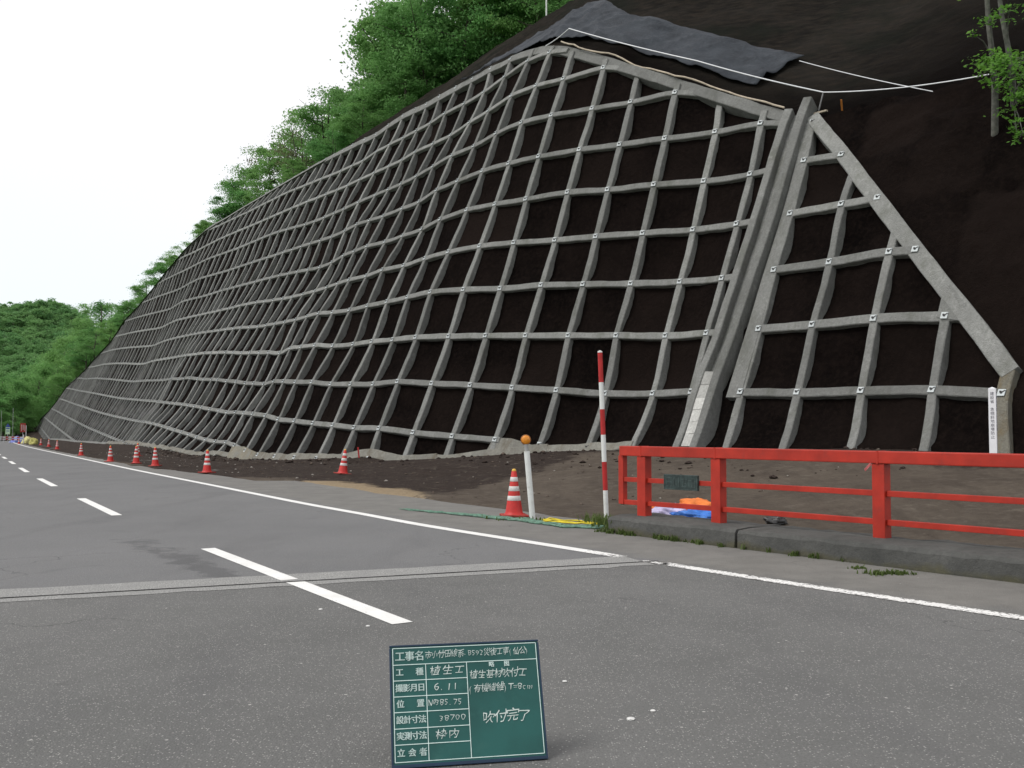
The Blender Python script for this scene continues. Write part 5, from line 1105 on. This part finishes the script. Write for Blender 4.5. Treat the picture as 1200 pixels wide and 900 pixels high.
# ---------------------------------------------------------------- green net and yellow rope on the shoulder
def ground_line(pts, n, amp, seed):
    out = []
    for (a, b) in zip(pts, pts[1:]):
        for q in range(n):
            f = q/n; x = a[0]+(b[0]-a[0])*f; y = a[1]+(b[1]-a[1])*f
            x += amp*fbm(x*2+seed, y*2); y += amp*fbm(x*2, y*2+seed); out.append((x, y))
    out.append(pts[-1]); return out
M_GNET = simple('green_net', (.12, .22, .165), .8, .2, .35, 14, .01, dirt=(.18, .18, .15))
mb = MB()
for s_ in range(6):
    pts = ground_line([(-1.75, 15.9), (-.85, 14.95), (.15, 13.95), (.75, 13.1), (1.2, 12.95)], 14, .09+.02*s_, s_*3.1)
    wv = [.35+.9*min(1, i/30) for i in range(len(pts))]
    mb.tube([(x+.02*(s_-3)*wv[i]*.6, y+.03*(s_-3)*wv[i], gz(x, y)+.012+.015*abs(fbm(x*5, y*5, s_))) for i, (x, y) in enumerate(pts)], [.006+.009*min(1, i/25.) for i in range(len(pts))], 5)
o = mb.build('rolled_net', M_GNET); tag(o, 'green rolled net lying along the asphalt edge by the cone', 'net')
M_YROPE = simple('yellow_rope', (.62, .50, .03), .7, .3, .2, 20)
for s_, lab in enumerate(('yellow rope strand lying nearest the dirt by the kerb end', 'yellow rope strand lying nearest the asphalt by the kerb end')):
    mb = MB()
    for q in range(3):
        pts = ground_line([(.45, 13.9-.25*s_), (.9, 13.6-.25*s_), (1.30, 13.35-.22*s_)], 10, .07, 11*s_+q*4.)
        mb.tube([(x, y+.02*q, gz(x, y)+.02+.03*abs(fbm(x*4, y*4, q))) for x, y in pts], .009, 5)
    tag(mb.build('rope_strand', M_YROPE), lab, 'rope')

# grass and weeds along the kerb foot and pole
def tuft(mb, x, y, n, h, sp):
    z = gz(x, y)
    for _ in range(n):
        a = random.uniform(0, 6.28); r_ = abs(random.gauss(0, sp)); bx0, by0 = x+math.cos(a)*r_, y+math.sin(a)*r_
        hh = h*random.uniform(.4, 1.1); an = random.uniform(0, 6.28); l = random.uniform(.2, .9)*hh; w = .006+.006*random.random()
        p0 = Vector((bx0, by0, z)); p1 = p0+Vector((math.cos(an)*l*.4, math.sin(an)*l*.4, hh*.65)); p2 = p0+Vector((math.cos(an)*l, math.sin(an)*l, hh))
        s_ = Vector((-math.sin(an), math.cos(an), 0))*w
        mb.add([p0-s_, p0+s_, p1+s_*.8, p1-s_*.8, p2], [[0, 1, 2, 3], [3, 2, 4]])
mb = MB()
for q in range(60):
    s_ = random.uniform(-.1, 1.0)**1.; s_ = s_*1.6 if q < 45 else random.uniform(0, 3.6)
    p = KA+kd*s_-kn*random.uniform(.0, .06); tuft(mb, p.x, p.y, random.randint(5, 14), .05+.03*random.random(), .03)
for q in range(26): tuft(mb, 1.2+random.gauss(0, .09), 13.3+random.gauss(0, .35), 9, .16, .05)
for q in range(18): tuft(mb, 3.42+random.gauss(0, .10), 8.92+random.gauss(0, .045), 10, .045, .03)
for q in range(5): tuft(mb, 3.25+random.gauss(0, .04), 9.25+random.gauss(0, .02), 8, .03, .03)
for q in range(10): tuft(mb, .3+random.gauss(0, .3), 14.05+random.gauss(0, .12), 6, .06, .04)
o = mb.build('grass', M_GRASS); a_ = o.data.attributes.new('tint', 'FLOAT', 'POINT'); a_.data.foreach_set('value', np.random.rand(len(o.data.vertices))); tag(o, kind='stuff')

# loose stones and clods
def stones(name, n, fn, mats, smin, smax):
    mb = MB(); base = [Vector(v) for v in [(1, 0, 0), (-1, 0, 0), (0, 1, 0), (0, -1, 0), (0, 0, .7), (0, 0, -.5), (.6, .6, .4), (-.6, .5, .35), (.5, -.6, .4), (-.6, -.6, .3)]]
    for _ in range(n):
        x, y = fn(); z = gz(x, y); s_ = smin+(smax-smin)*random.random()**3
        bm = bmesh.new()
        for v in base: bm.verts.new(Vector((v.x*random.uniform(.6, 1.2), v.y*random.uniform(.6, 1.2), v.z*random.uniform(.6, 1.1)))*s_)
        bmesh.ops.convex_hull(bm, input=bm.verts); bm.verts.index_update()
        mb.add([v.co+Vector((x, y, z+s_*.15)) for v in bm.verts], [[v.index for v in f.verts] for f in bm.faces], random.randrange(len(mats))); bm.free()
    return tag(mb.build(name, mats), kind='stuff')
M_ST1 = simple('pale_stone', (.30, .28, .25), .9, .2, .3, 30); M_ST2 = simple('brown_clod', (.10, .08, .065), 1, .1, .3, 30); M_ST3 = simple('peat_clod', (.035, .026, .022), 1, .1, .3, 30)
def along(t0, t1, k0=-16, k1=9):
    def f():
        k = random.uniform(k0, k1); b = S(k, r_base(k)); e = nearest_edge(b[0], b[1]); a = EP[e]+EN[e]*(1.4 if k < 3 else 2.4); t = random.uniform(t0, t1)
        return a.x+(b[0]-a.x)*t, a.y+(b[1]-a.y)*t
    return f
stones('gravel', 1000, along(.03, .8), [M_ST1, M_ST2, M_ST2, M_ST2], .010, .055)
stones('soil_clods', 800, along(.5, .985), [M_ST3, M_ST3, M_ST3, M_ST2], .02, .11)
stones('road_grit', 90, lambda: (random.uniform(-3.5, 4.2), random.uniform(3.1, 9.5)), [M_ST1, M_WHITE], .002, .007)
def shoulder():
    i = random.randrange(4, 40); o_ = random.uniform(.15, 1.4); p = EP[i]+EN[i]*o_; return p.x, p.y
stones('shoulder_grit', 700, shoulder, [M_ST1, M_ST2], .003, .014)
for (x, y, s_) in ((.275, 5.18, .013), (.54, 4.52, .020), (.66, 4.65, .014), (-1.39, 7.2, .016), (-.96, 6.6, .015)):
    bm = bmesh.new(); bmesh.ops.create_icosphere(bm, subdivisions=2, radius=s_)
    for v in bm.verts: v.co.z *= .35; v.co *= 1+.25*fbm(v.co.x*90, v.co.y*90, x)
    me = bpy.data.meshes.new('pebble'); bm.to_mesh(me); bm.free(); me.materials.append(M_WHITE); o = link('pebble', me); o.location = (x, y, .004)
    tag(o, 'tiny white chip lying on the asphalt', 'stone', 'white chips on the asphalt')
# timber and sticks near the chute
o = MB().bar((6.55, 27.4, gz(6.55, 27.4)), (6.95, 27.5, gz(6.95, 27.5)+.85), .05, .04).build('timber_stick', simple('reddish_timber', (.35, .14, .1), .8, .2)); tag(o, 'reddish stick leaning beside the foot of the chute', 'stick')
o = MB().bar((-6.0, 38.6, gz(-6, 38.6)), (-6.05, 38.6, gz(-6, 38.6)+.42), .05, .05).build('survey_stake', M_POLER); tag(o, 'short red stake standing at the lattice toe', 'stake')

# ---------------------------------------------------------------- far end of the works
def far_sign(loc, w, h, zc, mats, label, name, deco):
    t = empty(name, loc, R(25)); tag(t, label, 'sign')
    MB().tube([(0, .05, 0), (0, .05, zc+h/2)], .04, 8).build('post', M_STEEL, t)
    MB().box((0, 0, zc), (w, .04, h), bev=.01).build('panel', mats[0], t)
    mb = MB()
    for (x, z, ww, hh) in deco: mb.box((x, -.024, z), (ww, .008, hh))
    mb.build('markings', mats[1], t); return t
M_SR = simple('red_sign', (.36, .04, .03), .5, .4); M_SW = simple('white_sign', (.5, .5, .49), .5, .4); M_SG = simple('pale_green_sign', (.5, .68, .45), .5, .4); M_SB = simple('blue_sign', (.05, .09, .3), .5, .4)
M_YTARP = simple('yellow_sheet', (.50, .47, .20), .6, .3, .2, 3)
def farpt(x, D): 
    X = (x-600)/1150*D; return (X, D, max(gz(X, D), road_z(X, D)))
far_sign(farpt(27.5, 138), .72, 1.25, 2.05, [M_SR, M_SW], 'tall red construction sign at the far end of the wall', 'construction_sign', [(-.18, 2.05, .07, .9), (.02, 2.1, .08, .7), (.2, 2., .05, .8)])
t = far_sign(farpt(9.8, 150), .62, 1.05, 1.7, [M_SG, M_SB], 'pale green board with blue top beside the far barricades', 'site_notice_board', [(0, 2.05, .5, .16), (0, 1.75, .4, .05), (0, 1.6, .4, .05)])
MB().add([(-.35, 0, 2.25), (.35, 0, 2.25), (0, 0, 2.85), (-.35, .05, 2.25), (.35, .05, 2.25), (0, .05, 2.85)], [[0, 1, 2], [5, 4, 3], [0, 3, 4, 1], [1, 4, 5, 2], [2, 5, 3, 0]]).build('triangular_top', M_SB, t)
def barricade(loc, rz, label):
    t = empty('barricade', loc, rz); tag(t, label, 'barricade', 'striped barricades at the far end')
    for z in (.75, .45):
        for i in range(6):
            MB().box((-1+.2+i*.36, 0, z), (.358, .04, .18)).build('rail_panel', M_SR if i % 2 else M_SW, t)
    for x in (-.85, .85):
        MB().tube([(x, -.3, 0), (x, 0, .9)], .025, 6).build('leg', M_STEEL, t); MB().tube([(x, .3, 0), (x, 0, .9)], .025, 6).build('leg', M_STEEL, t)
for x, D, rz, lb in ((13, 142, .3, 'leftmost striped barricade across the far verge'), (20, 134, .15, 'striped barricade behind the distant white post'), (9, 152, .4, 'striped barricade below the pale green board')):
    barricade(farpt(x, D), rz, lb)
for x, D, h, lb in ((28.6, 122, 1.1, 'distant white post before the yellow covered equipment'), (31.3, 140, 2.4, 'thin white post beside the red construction sign'), (15.6, 150, 5.2, 'slim grey pole behind the far barricades'), (2, 160, 5, 'slim grey pole at the far left roadside')):
    p = farpt(x, D); o = MB().tube([(0, 0, 0), (0, 0, h)], .06 if h < 4 else .03, 8).build('marker_post' if h < 4 else 'slim_pole', M_WHITE if h < 4 else M_STEEL); o.location = p; tag(o, lb, 'post')
lump('covered_equipment', Vector(farpt(33.5, 124)), (.75, .6, .75), M_YTARP, 4, 'yellow sheeted equipment heap at the foot of the wall end', 'equipment', crease=.3)
lump('covered_equipment', Vector(farpt(40.5, 112)), (.5, .4, .75), simple('olive_sheet', (.42, .40, .12), .6, .3), 14, 'small olive covered heap right of the yellow equipment', 'equipment', crease=.3)
lump('material_pile', Vector(farpt(24, 140)), (1.3, .8, .8), simple('blue_sheet', (.16, .2, .5), .6, .3), 24, 'blue sheeted pile behind the distant white post', 'pile', crease=.3)

# ---------------------------------------------------------------- trees
def make_tree(seed, h=1., clumps=75, leaves=120, rad=.30, zc=.62, zr=.36, lsize=.0105, trunk_r=.018, stems=1, lean=0.):
    """unit-height tree: returns trunk mesh data and crown mesh data"""
    rng = random.Random(seed); tb = MB(); tips = []
    for s_ in range(stems):
        a = rng.uniform(0, 6.28); sp = .0 if stems == 1 else .10
        pts = []; x = sp*.25*math.cos(a); y = sp*.25*math.sin(a); dx = sp*math.cos(a)*1.0+rng.uniform(-.03, .03); dy = sp*math.sin(a)+rng.uniform(-.03, .03)
        for i in range(9):
            f = i/8; pts.append((x+dx*f+.015*math.sin(f*7+seed), y+dy*f+.015*math.cos(f*6+seed), f*.88))
        tr = trunk_r/(stems**.5)
        tb.tube(pts, [tr*(1-.85*i/8)+.001 for i in range(9)], 7)
        for b in range(13):
            f = rng.uniform(.32, .95); i = int(f*8); p = Vector(pts[i]).lerp(Vector(pts[min(8, i+1)]), f*8-i)
            an = rng.uniform(0, 6.28); L = rad*(1.05-.55*abs(f-.55)/.45)*rng.uniform(.55, 1.); up = rng.uniform(.15, .6)
            q1 = p+Vector((math.cos(an)*L*.5, math.sin(an)*L*.5, L*up*.4)); q2 = p+Vector((math.cos(an)*L, math.sin(an)*L, L*up))
            tb.tube([p, q1, q2], [tr*.42*(1.1-f)+.002, tr*.25*(1.1-f)+.0015, .001], 5, cap=False); tips += [q1, q2, q1.lerp(q2, .5)]
    V = []; T_ = []
    rs = np.random.RandomState(seed)
    for c in range(clumps):
        if c < len(tips) and rng.random() < .65: cpt = np.array(tips[rng.randrange(len(tips))])
        else:
            u = rs.normal(size=3); u /= np.linalg.norm(u); r_ = rng.uniform(.55, 1.)**.6
            cpt = np.array([u[0]*rad*r_, u[1]*rad*r_, zc+u[2]*zr*r_])
        # keep an uneven outline
        sg_ = rng.uniform(.020, .052); n = int(leaves*rng.uniform(.6, 1.3))
        P_ = cpt+rs.normal(size=(n, 3))*np.array([sg_*1.25, sg_*1.25, sg_*.55]); P_[:, 2] -= .25*np.hypot(P_[:, 0]-cpt[0], P_[:, 1]-cpt[1])
        P_ = P_[P_[:, 2] > .12]; n = len(P_)
        N_ = rs.normal(size=(n, 3))*np.array([.8, .8, .5])+np.array([0, 0, .75]); N_ /= np.linalg.norm(N_, axis=1, keepdims=True)
        A_ = np.cross(N_, rs.normal(size=(n, 3))); A_ /= np.linalg.norm(A_, axis=1, keepdims=True); B_ = np.cross(N_, A_)
        s2 = lsize*rs.uniform(.6, 1.25, size=(n, 1))
        q = np.stack([P_-A_*s2, P_-B_*s2*.55, P_+A_*s2, P_+B_*s2*.55], 1); V.append(q.reshape(-1, 3))
        tint = rng.random()*.7; T_.append(np.repeat(np.clip(tint+rs.uniform(0, .35, n), 0, 1), 4))
    V = np.concatenate(V); T_ = np.concatenate(T_); nf = len(V)//4
    me = bpy.data.meshes.new('crown'); me.vertices.add(len(V)); me.vertices.foreach_set('co', V.ravel())
    me.loops.add(nf*4); me.loops.foreach_set('vertex_index', np.arange(nf*4)); me.polygons.add(nf)
    me.polygons.foreach_set('loop_start', np.arange(nf)*4); me.polygons.foreach_set('loop_total', np.full(nf, 4)); me.update(); me.validate()
    at_ = me.attributes.new('tint', 'FLOAT', 'POINT'); at_.data.foreach_set('value', T_)
    o = tb.build('trunk', M_BARK); tm = o.data; bpy.data.objects.remove(o)
    return tm, me
VAR = [make_tree(11, clumps=60, leaves=280, rad=.33), make_tree(23, clumps=54, leaves=280, rad=.36, zc=.6, stems=2), make_tree(37, clumps=62, leaves=270, rad=.29, zc=.6, zr=.38), make_tree(41, clumps=26, leaves=45, rad=.34, zc=.66, zr=.3, stems=3, lsize=.012)]
for i, (tm, cm) in enumerate(VAR): cm.materials.append(M_LEAF if i < 3 else M_LEAFR)
FARV = []
for i in range(3):
    tm, cm = make_tree(60+i, clumps=60, leaves=110, rad=.36+.03*i, zc=.6, zr=.38, lsize=.02); cm.materials.append(M_LEAFFAR); FARV.append((tm, cm))
def tree(x, y, z, h, v, label, group, fat=1., src=None):
    tm, cm = (src or VAR)[v]
    t = empty('broadleaf_tree', (x, y, z-.15), random.uniform(0, 6.28)); t.scale = (h*fat, h*fat, h)
    link('trunk', tm, t); link('crown', cm, t); tag(t, label, 'tree', group); return t

# x, y, z, height, kind
TREES = [(-68.3, 162.6, 10.1, 13.1, 0), (-67.5, 166.8, 9.7, 14.3, 1), (-52.2, 133.1, 13.0, 6.2, 2), (-52.3, 137.3, 12.8, 7.9, 0), (-46.9, 127.3, 15.4, 5.7, 1), (-42.8, 120.9, 16.4, 6.4, 2), (-38.8, 115.2, 18.0, 5.1, 0), (-35.5, 110.2, 19.2, 5.0, 1), (-33.3, 108.7, 19.5, 5.6, 2), (-30.0, 103.1, 20.3, 5.2, 1), (-28.2, 102.3, 20.5, 7.2, 0), (-27.6, 104.9, 20.4, 9.8, 1), (-24.3, 98.5, 21.2, 9.6, 2), (-23.4, 100.6, 21.1, 11.0, 3), (-19.6, 90.3, 21.5, 8.7, 3), (-18.9, 94.5, 21.5, 12.4, 0), (-15.1, 82.7, 21.2, 9.3, 1), (-14.5, 87.7, 21.5, 11.8, 2), (-10.4, 74.3, 20.7, 7.7, 0), (-7.1, 72.5, 20.6, 13.2, 1), (-7.5, 67.9, 21.4, 7.4, 2), (-7.2, 74.6, 20.8, 15.9, 0), (-5.5, 67.9, 22.0, 11.0, 1), (-4.5, 72.7, 21.0, 16.7, 2), (-3.0, 67.1, 23.3, 11.1, 0), (-1.8, 70.7, 21.9, 14.9, 1), (-0.6, 67.2, 24.2, 10.3, 2), (0.7, 69.8, 23.3, 13.1, 0), (1.9, 65.5, 25.2, 9.6, 1), (3.4, 68.8, 24.6, 12.5, 2), (-24.0, 91.5, 21.2, 2.9, 0), (-18.5, 82.6, 21.1, 3.4, 2), (-14.2, 74.8, 20.7, 4.3, 1), (-10.7, 69.3, 20.6, 4.8, 0), (-8.8, 89.9, 21.8, 15.8, 2), (-8.1, 92.7, 22.0, 24.9, 0), (-3.1, 87.9, 21.8, 24.2, 1), (1.4, 79.8, 21.3, 21.4, 2), (-8.7, 85.7, 21.5, 18.1, 1), (-11.9, 98.4, 21.9, 19.1, 3), (-73.3, 168.4, 9.0, 11.0, 1), (-66.3, 155.8, 10.9, 6.7, 0), (-84.4, 189.6, 4.1, 16.2, 2), (-89.4, 195.8, 3.2, 15.1, 0), (-75.4, 169.8, 8.8, 5.9, 2), (-85.7, 186.1, 4.2, 9.3, 1), (-58.3, 141.8, 12.2, 5.0, 2), (-51.7, 130.2, 13.3, 3.7, 0), (-91.2, 196.4, 2.3, 9.3, 2), (-38.3, 110.9, 18.7, 2.5, 1), (-31.6, 100.2, 20.4, 2.5, 2), (-45.8, 122.0, 16.0, 2.5, 1)]
for (x, y, z, h, v) in TREES:
    h = min(h, 17.)
    D = math.hypot(x, y); px = 600+1150*x/y
    if v == 3: lb, g_ = 'sparse bronze tinged tree rising on the skyline above the lattice', 'sparse skyline trees'
    elif px < 185: lb, g_ = 'leafy green tree in the wood beyond the low left end of the lattice', 'trees beyond the wall end'
    elif h < 5.2: lb, g_ = 'low green bushy tree peeping over the descending top edge of the lattice', 'bushy trees at the wall edge'
    elif px < 440: lb, g_ = 'green broadleaf tree on the skyline above the curved left part of the lattice', 'skyline trees'
    else: lb, g_ = 'tall green broadleaf tree standing behind the bare brown crest', 'trees behind the crest'
    tree(x, y, z, h, v, lb, g_, 1.25 if h < 8 else 1.)
# wood on the flat ground beyond the end of the road curve
rt_ = random.Random(5)
for (px, D, h, v) in ((-28, 176, 11, 0), (-12, 182, 12, 1), (4, 186, 13, 2), (18, 190, 12.5, 0), (30, 200, 13, 1), (42, 206, 15, 2), (52, 212, 17, 0), (66, 216, 18, 1), (8, 214, 14, 1), (24, 222, 15, 0), (-8, 220, 15, 2), (-30, 215, 14, 0), (40, 230, 18, 0), (58, 236, 20, 2), (80, 232, 21, 1), (96, 226, 22, 0), (-50, 200, 14, 1), (-75, 190, 14, 2), (72, 250, 23, 0), (-22, 168, 6, 2), (14, 176, 6, 1), (24, 186, 7, 0)):
    X = (px-600)/1150*D; tree(X, D, road_z(X, D)-.1, h, v, 'dark green tree in the wood behind the far roadside signs', 'wood behind the far signs', 1.15)
# far wooded hillside
def hz(x, y):
    d = max(0, min(1, (y-225-.12*(x+120))/170)); d = d*d*(3-2*d)
    w = max(0, min(1, (-x-40)/90)); return -1.5+d*(38+6*fbm(x*.012, y*.012))*w
xs_ = np.linspace(-460, 10, 48); ys_ = np.linspace(218, 620, 42)
Pg = np.array([[(x, y, hz(x, y)) for x in xs_] for y in ys_])
o = grid_mesh('far_hill', Pg, M_FLOOR); tag(o, kind='structure')
n_ = 0
for y in np.arange(252, 420, 11.5):
    for px in np.arange(-24, 92, 9.5*300/y):
        Y = y+rt_.uniform(-3, 3); X = (px+rt_.uniform(-3, 3)-600)/1150*Y; h = rt_.uniform(9, 14)
        if hz(X, Y) < -1.2: continue
        t = tree(X, Y, hz(X, Y), h, rt_.randrange(3), 'round crowned tree on the far wooded hillside', 'trees on the far hillside', 1.15, FARV); n_ += 1
print('far trees', n_)

# two saplings at the upper right, on the bank
def right_tree(pts, r0, label, clusters):
    base = Vector(pts[0]); t = empty('sapling_tree', base); tag(t, label, 'tree')
    mb = MB(); pl = [Vector(p)-base for p in pts]; n = len(pl)
    mb.tube(pl, [r0*(1-.5*i/(n-1)) for i in range(n)], 9); rs = np.random.RandomState(int(r0*1000))
    V = []; T_ = []
    for (c, sg_, nl) in clusters:
        c = Vector(c)-base; near = min(pl, key=lambda q: (q-c).length+abs(q.z-c.z+.6))
        mb.tube([near, near.lerp(c, .5)+Vector((0, 0, .12)), c], [r0*.3, r0*.18, .006], 5, cap=False)
        sub = [c+Vector(rs.normal(size=3))*sg_*.8 for _ in range(7)]
        for s_ in sub:
            mb.tube([c, s_], [.008, .004], 4, cap=False)
            P_ = np.array(s_)+rs.normal(size=(nl//7, 3))*np.array([sg_*.5, sg_*.5, sg_*.2]); m = len(P_)
            N_ = rs.normal(size=(m, 3))*.45+np.array([-.15, -.35, .9]); N_ /= np.linalg.norm(N_, axis=1, keepdims=True)
            A_ = np.cross(N_, rs.normal(size=(m, 3))); A_ /= np.linalg.norm(A_, axis=1, keepdims=True); B_ = np.cross(N_, A_); q = .062*rs.uniform(.6, 1.3, (m, 1))
            V.append(np.stack([P_-A_*q, P_-B_*q*.6, P_+A_*q, P_+B_*q*.6], 1).reshape(-1, 3)); T_.append(np.repeat(rs.rand(m), 4))
    mb.build('trunk', M_BARKG, t)
    V = np.concatenate(V); nf = len(V)//4
    me = bpy.data.meshes.new('leaves'); me.from_pydata(V.tolist(), [], np.arange(nf*4).reshape(-1, 4).tolist()); me.materials.append(M_LEAFY)
    me.attributes.new('tint', 'FLOAT', 'POINT').data.foreach_set('value', np.concatenate(T_)); link('leaves', me, t)
at = pt
RT1 = [at(1172, 178, 26.2), at(1173, 140, 25.9), at(1174, 100, 25.8), at(1172, 60, 25.8), at(1168, 20, 25.8), at(1166, -30, 25.8), at(1164, -90, 25.8)]
RT2 = [at(1196, 120, 25.2), at(1195, 85, 25.0), at(1190, 45, 24.9), at(1184, 10, 24.9), at(1180, -30, 24.9), at(1176, -90, 25.)]
right_tree(RT1, .10, 'slim grey trunked tree at upper right, the left one of two', [(at(1172, 74, 25.2), .26, 260), (at(1184, 70, 25.), .26, 200), (at(1166, 78, 25.), .14, 60), (at(1150, 33, 25.4), .08, 24), (at(1170, 18, 25.4), .16, 50), (at(1180, -60, 25.4), .6, 300), (at(1185, -100, 25.4), .8, 400)])
right_tree(RT2, .085, 'slim grey trunked tree at the upper right corner, the right one', [(at(1194, 78, 24.3), .24, 200), (at(1200, 98, 24.), .26, 200), (at(1206, 115, 24.), .25, 160), (at(1198, 144, 23.8), .12, 80), (at(1206, 152, 23.7), .16, 90), (at(1192, 6, 24.5), .22, 100), (at(1216, 60, 24.), .4, 300), (at(1200, -60, 24.3), .6, 400)])
# last: keep far clip, print counts
print('objects', len(bpy.data.objects), 'tris', sum(len(m.polygons)*2 for m in bpy.data.meshes))
